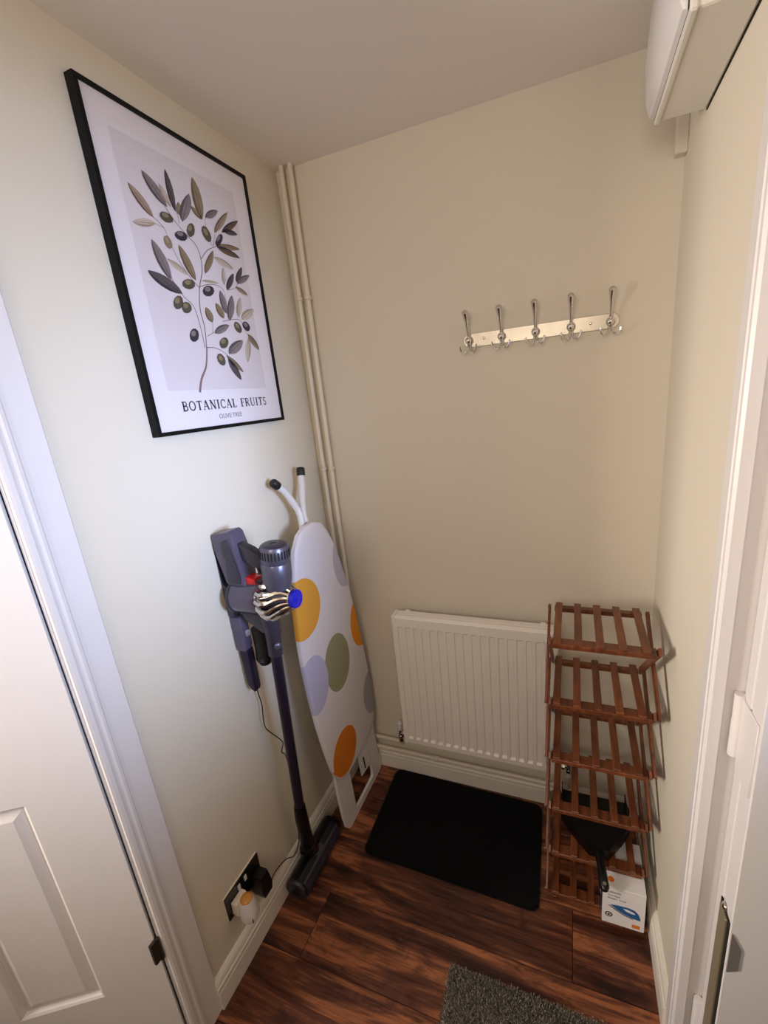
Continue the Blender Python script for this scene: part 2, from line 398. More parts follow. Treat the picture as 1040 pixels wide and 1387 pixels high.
OLIVES=[([(-0.522, 2.105), (-0.532, 2.1), (-0.545, 2.098), (-0.555, 2.101), (-0.56, 2.107), (-0.557, 2.114), (-0.548, 2.12), (-0.535, 2.121), (-0.524, 2.119), (-0.519, 2.112)], 's'), ([(-0.486, 2.078), (-0.495, 2.071), (-0.508, 2.068), (-0.519, 2.069), (-0.525, 2.074), (-0.523, 2.081), (-0.514, 2.087), (-0.502, 2.091), (-0.49, 2.09), (-0.484, 2.085)], 'd'), ([(-0.453, 2.106), (-0.458, 2.095), (-0.468, 2.087), (-0.476, 2.084), (-0.482, 2.089), (-0.482, 2.098), (-0.476, 2.109), (-0.467, 2.117), (-0.458, 2.12), (-0.453, 2.115)], 's'), ([(-0.54, 2.06), (-0.539, 2.051), (-0.542, 2.044), (-0.55, 2.04), (-0.557, 2.042), (-0.562, 2.048), (-0.563, 2.057), (-0.56, 2.064), (-0.553, 2.068), (-0.545, 2.067)], 'o'), ([(-0.399, 2.115), (-0.396, 2.104), (-0.4, 2.094), (-0.409, 2.089), (-0.419, 2.092), (-0.427, 2.101), (-0.429, 2.112), (-0.425, 2.121), (-0.417, 2.126), (-0.407, 2.124)], 's'), ([(-0.356, 2.105), (-0.366, 2.094), (-0.377, 2.087), (-0.384, 2.087), (-0.385, 2.094), (-0.379, 2.104), (-0.369, 2.115), (-0.358, 2.122), (-0.351, 2.122), (-0.35, 2.115)], 'd'), ([(-0.491, 1.969), (-0.5, 1.962), (-0.513, 1.957), (-0.526, 1.958), (-0.533, 1.962), (-0.532, 1.97), (-0.524, 1.977), (-0.511, 1.982), (-0.498, 1.982), (-0.49, 1.977)], 's'), ([(-0.424, 1.968), (-0.431, 1.959), (-0.443, 1.952), (-0.457, 1.95), (-0.466, 1.953), (-0.468, 1.961), (-0.461, 1.97), (-0.449, 1.977), (-0.435, 1.979), (-0.426, 1.976)], 'd'), ([(-0.543, 1.922), (-0.55, 1.911), (-0.56, 1.905), (-0.57, 1.904), (-0.575, 1.91), (-0.574, 1.919), (-0.567, 1.929), (-0.557, 1.936), (-0.547, 1.937), (-0.542, 1.932)], 's'), ([(-0.518, 1.918), (-0.519, 1.909), (-0.527, 1.902), (-0.537, 1.898), (-0.547, 1.899), (-0.551, 1.906), (-0.55, 1.914), (-0.543, 1.922), (-0.533, 1.926), (-0.523, 1.924)], 's'), ([(-0.512, 1.849), (-0.518, 1.838), (-0.528, 1.832), (-0.538, 1.831), (-0.544, 1.836), (-0.544, 1.846), (-0.538, 1.856), (-0.529, 1.863), (-0.519, 1.864), (-0.512, 1.859)], 'd'), ([(-0.408, 1.834), (-0.417, 1.825), (-0.429, 1.821), (-0.439, 1.822), (-0.443, 1.829), (-0.441, 1.838), (-0.432, 1.846), (-0.42, 1.851), (-0.41, 1.85), (-0.405, 1.843)], 's'), ([(-0.341, 1.889), (-0.338, 1.88), (-0.341, 1.872), (-0.349, 1.868), (-0.36, 1.87), (-0.368, 1.878), (-0.37, 1.887), (-0.367, 1.894), (-0.359, 1.898), (-0.349, 1.896)], 's'), ([(-0.302, 1.896), (-0.299, 1.887), (-0.304, 1.88), (-0.312, 1.876), (-0.323, 1.878), (-0.33, 1.884), (-0.333, 1.892), (-0.329, 1.899), (-0.32, 1.903), (-0.31, 1.902)], 'd'), ([(-0.433, 1.796), (-0.432, 1.785), (-0.437, 1.777), (-0.446, 1.775), (-0.455, 1.778), (-0.462, 1.786), (-0.463, 1.796), (-0.458, 1.804), (-0.449, 1.807), (-0.44, 1.804)], 's')]
TWIGS=[([(-0.549, 1.706), (-0.534, 1.739), (-0.508, 1.773), (-0.493, 1.818)], 0.0074), ([(-0.494, 1.816), (-0.486, 1.87), (-0.489, 1.915), (-0.476, 1.967), (-0.455, 2.01), (-0.451, 2.045), (-0.459, 2.07), (-0.482, 2.085), (-0.514, 2.108), (-0.542, 2.139)], 0.0033), ([(-0.499, 1.818), (-0.501, 1.874), (-0.51, 1.918), (-0.537, 1.938), (-0.56, 1.969), (-0.562, 1.989)], 0.0026), ([(-0.476, 1.967), (-0.503, 1.989), (-0.527, 2.019), (-0.543, 2.052), (-0.554, 2.084), (-0.581, 2.1)], 0.0022), ([(-0.449, 2.041), (-0.421, 2.067), (-0.386, 2.084), (-0.354, 2.098)], 0.0022), ([(-0.398, 2.082), (-0.406, 2.105), (-0.41, 2.142)], 0.0018), ([(-0.502, 2.107), (-0.502, 2.125), (-0.509, 2.15)], 0.0015), ([(-0.475, 1.97), (-0.433, 1.983), (-0.391, 1.981), (-0.383, 1.951), (-0.391, 1.896)], 0.0018), ([(-0.367, 1.98), (-0.334, 1.991), (-0.309, 2.017)], 0.0015), ([(-0.482, 1.849), (-0.453, 1.862)], 0.0018), ([(-0.46, 1.858), (-0.452, 1.889)], 0.0018), ([(-0.412, 1.893), (-0.368, 1.903), (-0.337, 1.903), (-0.322, 1.875), (-0.305, 1.853)], 0.0018), ([(-0.492, 1.82), (-0.457, 1.82), (-0.421, 1.805), (-0.394, 1.779)], 0.0022), ([(-0.554, 2.084), (-0.577, 2.086)], 0.0015), ([(-0.394, 2.083), (-0.38, 2.116)], 0.0018), ([(-0.406, 2.143), (-0.399, 2.155)], 0.0015)]
# ================================================================== SETTING
TH = 0.10
YB = -2.60                      # wall behind the camera
LD0, LD1 = -1.030, -1.800       # doorway in the left wall
RD0, RD1 = -0.670, -1.445       # doorway in the right wall
DH = 2.02                       # door height


def structure(b, name, mat, smooth=False):
    o = b.build(name, mat, org=(0, 0, 0), smooth=smooth); o['kind'] = 'structure'; return o


b = B().box(-TH, 0, LD0, TH, 0, H).box(-TH, 0, YB, LD1, 0, H).box(-TH, 0, LD1, LD0, DH, H)
structure(b, 'wall_left', M_WALL)
b = B().box(W, W + TH, RD0 + 0.0, TH, 0, H).box(W, W + TH, YB, RD1, 0, H).box(W, W + TH, RD1, RD0, DH, H)
structure(b, 'wall_right', M_WALL)
structure(B().box(0, W, 0, TH, 0, H), 'wall_back', M_WALL)
structure(B().box(-TH, W + TH, YB - TH, YB, 0, H), 'wall_front', M_WALL)
structure(B().box(-2.4, W + 2.4, YB - TH, TH, H, H + 0.1), 'ceiling', M_CEIL)
# shells of the two rooms that the open doors lead to
structure(B().box(-2.4, -TH, TH - 0.1, TH, 0, H).box(-2.4, -TH, YB - TH, YB, 0, H).box(-2.5, -2.4, YB - TH, TH, 0, H), 'wall_left_room', M_WALL)
structure(B().box(W + TH, W + 2.4, TH - 0.1, TH, 0, H).box(W + TH, W + 2.4, YB - TH, YB, 0, H).box(W + 2.4, W + 2.5, YB - TH, TH, 0, H), 'wall_right_room', M_WALL)

fl = structure(B().box(-2.5, W + 2.5, YB - TH, TH, -0.06, -0.0065), 'floor', M_DARK)
ORG[fl.name] = Vector((0, 0, 0))
# laminate boards, laid parallel to the back wall
PW = 0.195
pl0 = None
seam = -0.574
rows = []
y = seam + 3 * PW
while y > YB:
    rows.append(y); y -= PW
L_ = 1.21
joints = {0: 0.75, 1: 0.40, 2: 0.95, 3: 0.159, 4: 0.62, 5: 0.25}
master = {}
for ri, y1 in enumerate(rows):
    y0 = y1 - PW
    ya, yb_ = y0, min(y1, 0.0)
    if yb_ - ya < 0.01: continue
    j = joints[ri % 6] if ri != 3 else 0.159
    cuts = [-0.10, j, W + 0.12] if 0.05 < j < 1.1 else [-0.10, W + 0.12]
    for a, c in zip(cuts, cuts[1:]):
        key = (round(c - a, 4), round(yb_ - ya, 4))
        g = 0.0009
        if key not in master:
            o = B().box(a + g, c - g, ya + g, yb_ - g, -0.008, 0.0, bev=0.0007).build('plank', M_FLOOR, fl)
            master[key] = (o, a, ya)
        else:
            o, a0, y00 = master[key]
            dup(o, fl, (a - a0, ya - y00, 0))
structure(B().box(-2.5, -0.10, YB, TH, -0.006, 0.0), 'floor_left_room', M_FLOOR)
structure(B().box(W + 0.12, W + 2.5, YB, TH, -0.006, 0.0), 'floor_right_room', M_FLOOR)


# skirting boards: moulded profile (out from wall, height)
SK = [(0, 0), (0.018, 0), (0.018, 0.062), (0.0165, 0.066), (0.0165, 0.078), (0.013, 0.083), (0.014, 0.088), (0.011, 0.098), (0.006, 0.105), (0, 0.107)]
b = B().prism(SK, lambda u, v, d: Vector((0.0 + u, d, v)), -0.942, -0.018)
structure(b, 'baseboard_left', M_CREAMGLOSS)
b = B().prism(SK, lambda u, v, d: Vector((d, -u, v)), 0.0, W)
structure(b, 'baseboard_back', M_CREAMGLOSS)
b = B().prism(SK, lambda u, v, d: Vector((W - u, d, v)), -0.602, -0.018)
structure(b, 'baseboard_right', M_CREAMGLOSS)

# left doorway: architrave (moulded), lining, open panelled door
AR = [(0.000, 0.0), (0.000, 0.006), (0.004, 0.010), (0.048, 0.012), (0.056, 0.013), (0.060, 0.017), (0.066, 0.018), (0.070, 0.015), (0.074, 0.016), (0.080, 0.019), (0.088, 0.019), (0.092, 0.015), (0.092, 0.0)]


def architrave(b, outer, inner_sign, xf, top):
    # outer: y of the outside edge, inner_sign: direction of the opening along y; xf(t): x for thickness t
    b.prism(AR, lambda u, v, d: Vector((xf(v), outer + inner_sign * u, d)), 0.0, top)


b = B(); architrave(b, -0.936, -1, lambda t: t, DH + 0.09)
architrave(b, LD1 - 0.094, 1, lambda t: t, DH + 0.09)
b.box(0.0, 0.018, LD1, -1.03, DH - 0.006, DH + 0.086)
structure(b, 'trim_1', M_GLOSS)
b = B().box(-TH - 0.005, 0.004, LD0 - 0.0, LD0 + 0.008, 0, DH).box(-TH - 0.005, 0.004, LD1 - 0.002, LD1 + 0.02, 0, DH).box(-TH - 0.005, 0.004, LD1, LD0, DH - 0.02, DH)
b.box(-0.075, -0.040, LD0 - 0.012, LD0, 0, DH)
structure(b, 'trim_2', M_GLOSS)

# door leaf, swung 58 degrees into the room on the left; local frame: u along the leaf, t thickness
an = math.radians(58)
du = Vector((-math.sin(an), -math.cos(an), 0)); dt = Vector((math.cos(an), -math.sin(an), 0)) # dt faces the hall
hp = Vector((-0.001, LD0 - 0.007, 0))


def leafp(u, v, d): return hp + du * u + dt * d + Vector((0, 0, v))


def panel_leaf(panels, w, h, f, t=0.038, inset=0.011, slope=0.032):
    """flat leaf whose hall face has recessed moulded panels"""
    b = B(); bm = b.bm
    us = sorted({0, w, *[p[0] for p in panels], *[p[1] for p in panels]})
    vs = sorted({0.006, h, *[p[2] for p in panels], *[p[3] for p in panels]})

    def inpanel(u0, u1, v0, v1):
        for p in panels:
            if p[0] <= (u0 + u1) / 2 <= p[1] and p[2] <= (v0 + v1) / 2 <= p[3]: return True
        return False
    for a, c in zip(us, us[1:]):
        for e, g in zip(vs, vs[1:]):
            if not inpanel(a, c, e, g):
                b.flat([f(a, e, 0), f(c, e, 0), f(c, g, 0), f(a, g, 0)])
    for (a, c, e, g) in panels:
        rings = []
        for k, dep in ((0, 0), (0.006, -0.003), (0.010, -inset), (0.014, -inset), (slope, -0.004), (slope + 0.003, -0.003)):
            rings.append([f(a + k, e + k, dep), f(c - k, e + k, dep), f(c - k, g - k, dep), f(a + k, g - k, dep)])
        for r0, r1 in zip(rings, rings[1:]):
            for i in range(4):
                b.flat([r0[i], r0[(i + 1) % 4], r1[(i + 1) % 4], r1[i]])
        b.flat(rings[-1])
    bmesh.ops.remove_doubles(bm, verts=bm.verts, dist=1e-5)
    z0, z1 = 0.006, h
    b.flat([f(0, z0, 0), f(0, z1, 0), f(0, z1, -t), f(0, z0, -t)])
    b.flat([f(w, z0, 0), f(w, z1, 0), f(w, z1, -t), f(w, z0, -t)])
    b.flat([f(0, z1, 0), f(w, z1, 0), f(w, z1, -t), f(0, z1, -t)])
    b.flat([f(0, z0, 0), f(w, z0, 0), f(w, z0, -t), f(0, z0, -t)])
    b.flat([f(0, z0, -t), f(w, z0, -t), f(w, z1, -t), f(0, z1, -t)])
    bmesh.ops.remove_doubles(bm, verts=bm.verts, dist=1e-5)
    return b


LW = 0.735
pan = [(0.145, 0.330, 0.298, 0.900), (0.405, 0.590, 0.298, 0.900), (0.145, 0.330, 1.10, 1.90), (0.405, 0.590, 1.10, 1.90)]
d1 = structure(panel_leaf(pan, LW, DH - 0.025, leafp), 'door_1', M_GLOSS)
ORG[d1.name] = Vector((0, 0, 0))
hb = B().tube([(0.004, LD0 - 0.004, 0.372), (0.004, LD0 - 0.004, 0.440)], 0.0055, 10)
hb.box(-0.002, 0.006, LD0 - 0.022, LD0 - 0.006, 0.375, 0.438)
hb.build('hinge', M_RUST, d1, smooth=True)['label'] = 'dark tarnished hinge'
hb = B().tube([(0.004, LD0 - 0.004, 1.72), (0.004, LD0 - 0.004, 1.80)], 0.0055, 10); hb.build('hinge', M_RUST, d1, smooth=True)

# right doorway
b = B(); architrave(b, -0.597, -1, lambda t: W - t * 1.15, DH + 0.09)
architrave(b, RD1 - 0.090, 1, lambda t: W - t * 1.15, DH + 0.09)
b.box(W - 0.018, W, RD1, -0.69, DH - 0.004, DH + 0.086)
structure(b, 'trim_3', M_GLOSS)
b = B().box(W - 0.004, W + TH, RD0 - 0.005, RD0 + 0.004, 0, DH)
b.box(W + 0.0300, W + TH, -0.7150, -0.6830, 0, DH, bev=0.003)
b.box(W - 0.002, W + TH, RD1 - 0.002, RD1 + 0.02, 0, DH).box(W - 0.002, W + TH, RD1, RD0, DH - 0.02, DH)
structure(b, 'trim_4', M_GLOSS)
# the leaf, folded back into the room on the right: its hinge edge and its hall face are seen
XE = W + 0.030
d2 = structure(B().box(XE, XE + 0.72, -0.762, -0.7185, 0.006, DH - 0.025, bev=0.002), 'door_2', M_GLOSS)
ORG[d2.name] = Vector((0, 0, 0))
hg = B().tube([(W + 0.024, -0.6835, 0.972), (W + 0.024, -0.6835, 1.046), (W + 0.024, -0.6835, 1.049), (W + 0.024, -0.6835, 1.100)], [0.0085, 0.0085, 0.0078, 0.0085], 14)
hg.box(W + 0.027, W + 0.0302, -0.757, -0.690, 0.950, 1.094, bev=0.0008)
hg.build('hinge', M_GLOSS, d2, smooth=True)['label'] = 'hinge painted over in white'
hg = B().tube([(W + 0.024, -0.6835, 0.20), (W + 0.024, -0.6835, 0.30)], 0.0085, 14)
hg.box(W + 0.027, W + 0.0305, -0.757, -0.688, 0.195, 0.305, bev=0.001)
hg.build('hinge', M_GLOSS, d2, smooth=True)
B().box(XE - 0.0015, XE + 0.002, -0.7600, -0.7100, 0.02, 0.660, bev=0.0007).build('edge_recess', M_DARK, d2)
B().box(XE - 0.0045, XE + 0.001, -0.7500, -0.7160, 0.02, 0.652, bev=0.001).build('edge_strip', M_OLIVES, d2)['label'] = 'weathered metal strip in the door edge'
B().lathe((XE - 0.002, -0.733, 0.664), (-1, 0, 0), [(0, 0.008), (0.003, 0.007), (0.005, 0.003)], 12).build('screw', M_CHROME, d2, smooth=True)
b = B().prism([(0.003, 0.54), (0.020, 0.552), (0.020, 0.605), (0.003, 0.640)], lambda u, v, d: Vector((XE + u, d, v)), -0.7655, -0.7620)
b.build('catch_plate', M_STEEL, d2)['label'] = 'small grey metal plate'

# ================================================================== heating pipes
def pipe_clip(b, c, ax, r):
    b.lathe(Vector(c) - Vector(ax) * 0.007, ax, [(0, r + .0005), (0.002, r + 0.0032), (0.012, r + 0.0032), (0.014, r + .0005)], 14)


PR = 0.0085
for (px, lab, top) in ((0.034, 'left of the two thin cream pipes rising up the corner behind the ironing board', H), (0.068, 'right of the two thin cream pipes rising up the corner behind the ironing board', H)):
    t = B().tube([(px, -0.022, 0.115), (px, -0.022, top)], PR, 14).build('heating_pipe', M_PIPE, org=(px, -0.022, 0.115), smooth=True)
    tag(t, lab, 'pipe', None)
    for cz in (1.405 if 1 else 0, 2.005):
        cb = B(); pipe_clip(cb, (px, -0.022, cz), (0, 0, 1), PR); cb.box(px - 0.007, px + 0.007, -0.018, 0.0, cz - 0.006, cz + 0.006)
        cb.build('pipe_clip', M_PIPE, t, smooth=True)
# horizontal pipes above the skirting
t = B().tube([(0.034, -0.022, 0.170), (0.236, -0.026, 0.170), (0.246, -0.032, 0.172), (0.250, -0.045, 0.180), (0.250, -0.052, 0.205)], PR, 14).build('heating_pipe', M_PIPE, org=(0.03, -0.022, 0.16), smooth=True)
tag(t, 'short cream pipe from the corner to the valve left of the radiator', 'pipe')
B().tube([(0.250, -0.052, 0.203), (0.250, -0.052, 0.222)], 0.012, 12).build('nut', M_CHROME, t, smooth=True)
t = B().tube([(0.068, -0.027, 0.118), (0.900, -0.027, 0.118), (0.925, -0.032, 0.124), (0.932, -0.045, 0.140), (0.932, -0.052, 0.200)], PR, 14).build('heating_pipe', M_PIPE, org=(0.5, -0.034, 0.11), smooth=True)
tag(t, 'long cream pipe lying along the top of the skirting under the radiator', 'pipe')
cb = B(); pipe_clip(cb, (0.40, -0.027, 0.118), (1, 0, 0), PR); cb.build('pipe_clip', M_PIPE, t, smooth=True)

# ================================================================== radiator
rx0, rx1, rz0, rz1, ryf = 0.286, 0.893, 0.236, 0.836, -0.092
rad = thing('radiator', (0.59, -0.05, 0.236), 'white ribbed panel radiator on the back wall above the black mat', 'radiator')
b = B(); bm = b.bm
nr = 18; pitch = (rx1 - rx0 - 0.03) / nr
xs = [(rx0, 0)]
for i in range(nr):
    a = rx0 + 0.015 + i * pitch
    xs += [(a + 0.0055, 0), (a + 0.0075, 1), (a + pitch - 0.0075, 1), (a + pitch - 0.0055, 0)]
xs.append((rx1, 0))
zs = [(rz0, 0, 0.0), (rz0 + 0.010, 0, 1), (rz0 + 0.030, 0, 1), (rz0 + 0.038, 1, 1), (rz1 - 0.050, 1, 1), (rz1 - 0.043, 0, 1), (rz1 - 0.008, 0, 1), (rz1, 0, 0.0)]
grid = []
for (z, k, e) in zs:
    grid.append([bm.verts.new((x, ryf - 0.006 + (0.0 if e else 0.012) + (0.0075 * r * k) , z)) for x, r in xs])
for r0, r1 in zip(grid, grid[1:]):
    for i in range(len(r0) - 1):
        bm.faces.new((r0[i], r0[i + 1], r1[i + 1], r1[i]))
b.build('front_panel', M_RAD, rad)
B().box(rx0 + 0.002, rx1 - 0.002, ryf + 0.006, ryf + 0.018, rz0 + 0.002, rz1 - 0.003, bev=0.003).build('back_panel', M_RAD, rad)
for x0 in (rx0 - 0.001, rx1 - 0.013):
    B().box(x0, x0 + 0.014, ryf - 0.007, -0.045, rz0 + 0.002, rz1 + 0.002, bev=0.004, seg=2).build('side_cover', M_RAD, rad)
for x in (rx0 + 0.05, rx1 - 0.05):
    B().lathe((x, -0.048, rz1 - 0.014), (0, 0, 1), [(0, 0.013), (0.014, 0.013), (0.018, 0.008)], 14).build('top_plug', M_RAD, rad, smooth=True)
B().box(rx0 + 0.014, rx1 - 0.014, -0.074, -0.046, rz1 - 0.006, rz1 + 0.001, bev=0.001).build('top_cover', M_RAD, rad)
for x in (rx0 + 0.05, rx1 - 0.05):
    for zz in (rz0 + 0.08, rz1 - 0.16):
        B().box(x - 0.02, x + 0.02, -0.045, 0.0, zz, zz + 0.04).build('bracket', M_RAD, rad)
for vx, s, lab in ((0.250, 1, 'lockshield valve with white cap'), (0.932, -1, 'chrome valve behind the rack')):
    vb = B().tube([(vx, -0.052, 0.224), (vx, -0.052, 0.262)], 0.0095, 12)
    vb.tube([(vx, -0.052, 0.246), (vx + s * 0.040, -0.058, 0.250)], 0.0085, 12)
    vb.lathe((vx + s * 0.014, -0.054, 0.247), (s, 0, 0), [(0, 0.013), (0.011, 0.013)], 6)
    vb.lathe((vx, -0.052, 0.222), (0, 0, 1), [(0, 0.012), (0.010, 0.012)], 6)
    v = vb.build('valve', M_CHROME, rad, smooth=True); v['label'] = lab
    vc = B().lathe((vx, -0.052, 0.262), (0, 0, 1), [(0, 0.012), (0.004, 0.0135), (0.034, 0.012), (0.038, 0.008)], 14)
    vc.build('valve_cap', M_WHITEP, v, smooth=True)

# ================================================================== framed print
py0, py1, pz0, pz1 = -0.706, -0.206, 1.607, 2.312
pic = thing('framed_print', (0.0, -0.456, 1.607), 'black framed olive branch poster hanging high on the left wall', 'picture')
fb = B(); fw, fd = 0.0095, 0.023
fo = [(py0, pz0), (py1, pz0), (py1, pz1), (py0, pz1)]; fi = [(py0 + fw, pz0 + fw), (py1 - fw, pz0 + fw), (py1 - fw, pz1 - fw), (py0 + fw, pz1 - fw)]
for i in range(4):
    j = (i + 1) % 4
    quad = [fo[i], fo[j], fi[j], fi[i]]
    fb.prism(quad, lambda u, v, d: Vector((d, u, v)), 0.0005, fd)
fb.build('frame', M_FRAME, pic)
SX = 0.0185
sh = B().box(0.004, SX, py0 + fw, py1 - fw, pz0 + fw, pz1 - fw).build('poster_sheet', M_PAPER, pic)
B().flat([(SX + 0.0002, -0.648, 1.712), (SX + 0.0002, -0.272, 1.712), (SX + 0.0002, -0.272, 2.248), (SX + 0.0002, -0.648, 2.248)]).build('printed_ground', M_PRINT, sh)


def art_obj(name, polys, x, keys):
    me = bpy.data.meshes.new(name); vs = []; fs = []; mi = []
    o0 = ORG[sh.name]
    for pts, k in polys:
        n = len(vs); vs += [(x - o0.x, p[0] - o0.y, p[1] - o0.z) for p in pts]; fs.append(list(range(n, n + len(pts)))); mi.append(keys.index(k))
    me.from_pydata(vs, [], fs)
    for k in keys: me.materials.append(ART[k])
    me.polygons.foreach_set('material_index', mi)
    o = bpy.data.objects.new(name, me); COL.objects.link(o); o.parent = sh; ORG[o.name] = o0
    return o


def strip(c, w, w2=None):
    w2 = w if w2 is None else w2
    L, R = [], []
    for i, p in enumerate(c):
        a = c[max(0, i - 1)]; e = c[min(len(c) - 1, i + 1)]
        dx, dy = e[0] - a[0], e[1] - a[1]; n = math.hypot(dx, dy) or 1
        ww = w + (w2 - w) * i / (len(c) - 1)
        L.append((p[0] - dy / n * ww / 2, p[1] + dx / n * ww / 2)); R.append((p[0] + dy / n * ww / 2, p[1] - dx / n * ww / 2))
    return [([L[i], L[i + 1], R[i + 1], R[i]]) for i in range(len(c) - 1)]


def smooth_line(c, n=4):
    out = []
    for i in range(len(c) - 1):
        p0 = c[max(0, i - 1)]; p1 = c[i]; p2 = c[i + 1]; p3 = c[min(len(c) - 1, i + 2)]
        for k in range(n):
            t = k / n
            out.append(tuple(0.5 * (2 * p1[q] + (p2[q] - p0[q]) * t + (2 * p0[q] - 5 * p1[q] + 4 * p2[q] - p3[q]) * t * t + (3 * p1[q] - p0[q] - 3 * p2[q] + p3[q]) * t ** 3) for q in (0, 1)))
    out.append(c[-1]); return out


polys = []
for c, w in TWIGS:
    for q in strip(smooth_line(c), w, w * 0.6): polys.append((q, 'w'))
art_obj('printed_twigs', polys, SX + 0.0004, ['w'])
dark = {'t': 'b', 'g': 'd', 'd': 'k', 'p': 't', 'o': 'b', 'b': 'k'}
TT = (0, .06, .14, .3, .5, .7, .86, .94, 1); WW = (0, .34, .62, .92, 1, .84, .52, .28, 0)


def flat_piece(name, layers, keys):
    """layers: (polygon, colour key, height above the sheet)"""
    me = bpy.data.meshes.new(name); vs = []; fs = []; mi = []; o0 = ORG[sh.name]
    for pts, k, hh in layers:
        n = len(vs); vs += [(SX + hh - o0.x, p[0] - o0.y, p[1] - o0.z) for p in pts]; fs.append(list(range(n, n + len(pts)))); mi.append(keys.index(k))
    me.from_pydata(vs, [], fs)
    for k in keys: me.materials.append(ART[k])
    me.polygons.foreach_set('material_index', mi)
    o = bpy.data.objects.new(name, me); COL.objects.link(o); o.parent = sh; ORG[o.name] = o0


for bs, tp, w1, w2, k in LEAVES:
    mx_, my_ = (bs[0] + tp[0]) / 2, (bs[1] + tp[1]) / 2
    o1 = (w1[0] - mx_, w1[1] - my_); o2 = (w2[0] - mx_, w2[1] - my_)
    ax_ = [(bs[0] + (tp[0] - bs[0]) * t, bs[1] + (tp[1] - bs[1]) * t) for t in TT]
    s1 = [(p[0] + o1[0] * q, p[1] + o1[1] * q) for p, q in zip(ax_, WW)]
    s2 = [(p[0] + o2[0] * q, p[1] + o2[1] * q) for p, q in zip(ax_, WW)]
    ly = []
    for i in range(len(TT) - 1):
        ly.append(([ax_[i], ax_[i + 1], s1[i + 1], s1[i]], k, 0.0006)); ly.append(([ax_[i], ax_[i + 1], s2[i + 1], s2[i]], k, 0.0006))
    sh_ = [(p[0] + o2[0] * q * .45, p[1] + o2[1] * q * .45) for p, q in zip(ax_, WW)]
    for i in range(1, len(TT) - 2): ly.append(([sh_[i], sh_[i + 1], s2[i + 1], s2[i]], dark[k], 0.0007))
    for q in strip([bs, tp], 0.0024, 0.0006): ly.append((q, dark[k], 0.0009))
    flat_piece('printed_leaf', ly, [k, dark[k]])
for pts, k in OLIVES:
    k = {'d': 'k', 's': 's', 'o': 'o'}[k]; hk_ = {'k': 'g', 's': 'o', 'o': 't'}[k]
    cy = sum(p[0] for p in pts) / len(pts); cz = sum(p[1] for p in pts) / len(pts)
    ly = [(pts, k, 0.0010), ([(cy - 0.002 + (p[0] - cy) * .5, cz + 0.004 + (p[1] - cz) * .45) for p in pts], hk_, 0.0012)]
    flat_piece('printed_olive', ly, [k, hk_])

# serif capitals drawn as thick and thin strokes (unit height)
TK, TN = 0.17, 0.075


def arc(cx, cy, rx, ry, a0, a1, n=9):
    return [(cx + rx * math.cos(math.radians(a0 + (a1 - a0) * i / n)), cy + ry * math.sin(math.radians(a0 + (a1 - a0) * i / n))) for i in range(n + 1)]


def serif(x, y, w=0.26): return ([(x - w / 2, y), (x + w / 2, y)], 0.06)


GL = {
    'B': (0.62, [([(.14, 0), (.14, 1)], TK), serif(.1, .03), serif(.1, .97), ([(.14, .96)] + arc(.3, .745, .2, .215, 90, -90) + [(.14, .53)], .1), ([(.14, .53)] + arc(.32, .285, .24, .245, 90, -90) + [(.14, .04)], .12)]),
    'O': (0.80, [(arc(.40, .5, .33, .46, 0, 360, 20), .12)]),
    'T': (0.66, [([(.33, 0), (.33, .96)], TK), serif(.33, .03, .3), ([(.02, .95), (.64, .95)], .09), ([(.04, .78), (.04, .96)], .06), ([(.62, .78), (.62, .96)], .06)]),
    'A': (0.74, [([(.08, 0), (.36, 1)], TN), ([(.36, 1), (.64, 0)], TK), ([(.2, .34), (.52, .34)], TN), serif(.08, .03, .22), serif(.64, .03, .26)]),
    'N': (0.80, [([(.14, 0), (.14, 1)], TN), ([(.12, 1), (.66, 0)], TK), ([(.66, 0), (.66, 1)], TN), serif(.14, .03, .26), serif(.08, .97, .2), serif(.66, .97, .26)]),
    'I': (0.36, [([(.18, 0), (.18, 1)], TK), serif(.18, .03, .32), serif(.18, .97, .32)]),
    'C': (0.70, [(arc(.40, .5, .33, .46, 42, 318, 16), .12), ([(.65, .66), (.65, .92)], .06)]),
    'L': (0.58, [([(.16, 0), (.16, 1)], TK), serif(.15, .97, .3), ([(.03, .04), (.54, .04)], .08), ([(.54, .02), (.54, .24)], .06)]),
    'F': (0.56, [([(.16, 0), (.16, 1)], TK), serif(.16, .03, .3), ([(.03, .96), (.53, .96)], .08), ([(.16, .52), (.42, .52)], TN), ([(.52, .76), (.52, .98)], .06), ([(.42, .42), (.42, .62)], .05)]),
    'R': (0.70, [([(.15, 0), (.15, 1)], TK), serif(.13, .03, .28), serif(.1, .97, .2), ([(.15, .96)] + arc(.32, .73, .22, .23, 90, -90) + [(.15, .50)], .1), ([(.34, .50), (.62, .02)], .14), serif(.62, .03, .16)]),
    'U': (0.78, [([(.15, 1), (.15, .35)] + arc(.38, .30, .23, .27, 180, 270, 6), TK * .8), ([(.38, .03)] + arc(.38, .30, .25, .27, 270, 360, 6) + [(.63, 1)], TN), serif(.15, .97, .3), serif(.63, .97, .26)]),
    'S': (0.54, [(arc(.26, .73, .18, .23, 30, 270, 10) + arc(.27, .26, .19, .24, 90, -150, 10), .11), ([(.43, .74), (.43, .94)], .05), ([(.06, .06), (.06, .28)], .05)]),
    ' ': (0.42, []),
}
word = 'BOTANICAL FRUITS'
tot = sum(GL[c][0] + 0.12 for c in word) - 0.12
ty0, ty1, tz, th_ = -0.616, -0.283, 1.6610, 0.0240
kx = (ty1 - ty0) / tot
polys = []; x = 0
for c in word:
    w_, st = GL[c]
    for pts, wd_ in st:
        for q in strip(pts, wd_): polys.append(([(ty0 + (x + u) * kx, tz + v * th_) for u, v in q], 'k'))
    x += w_ + 0.12
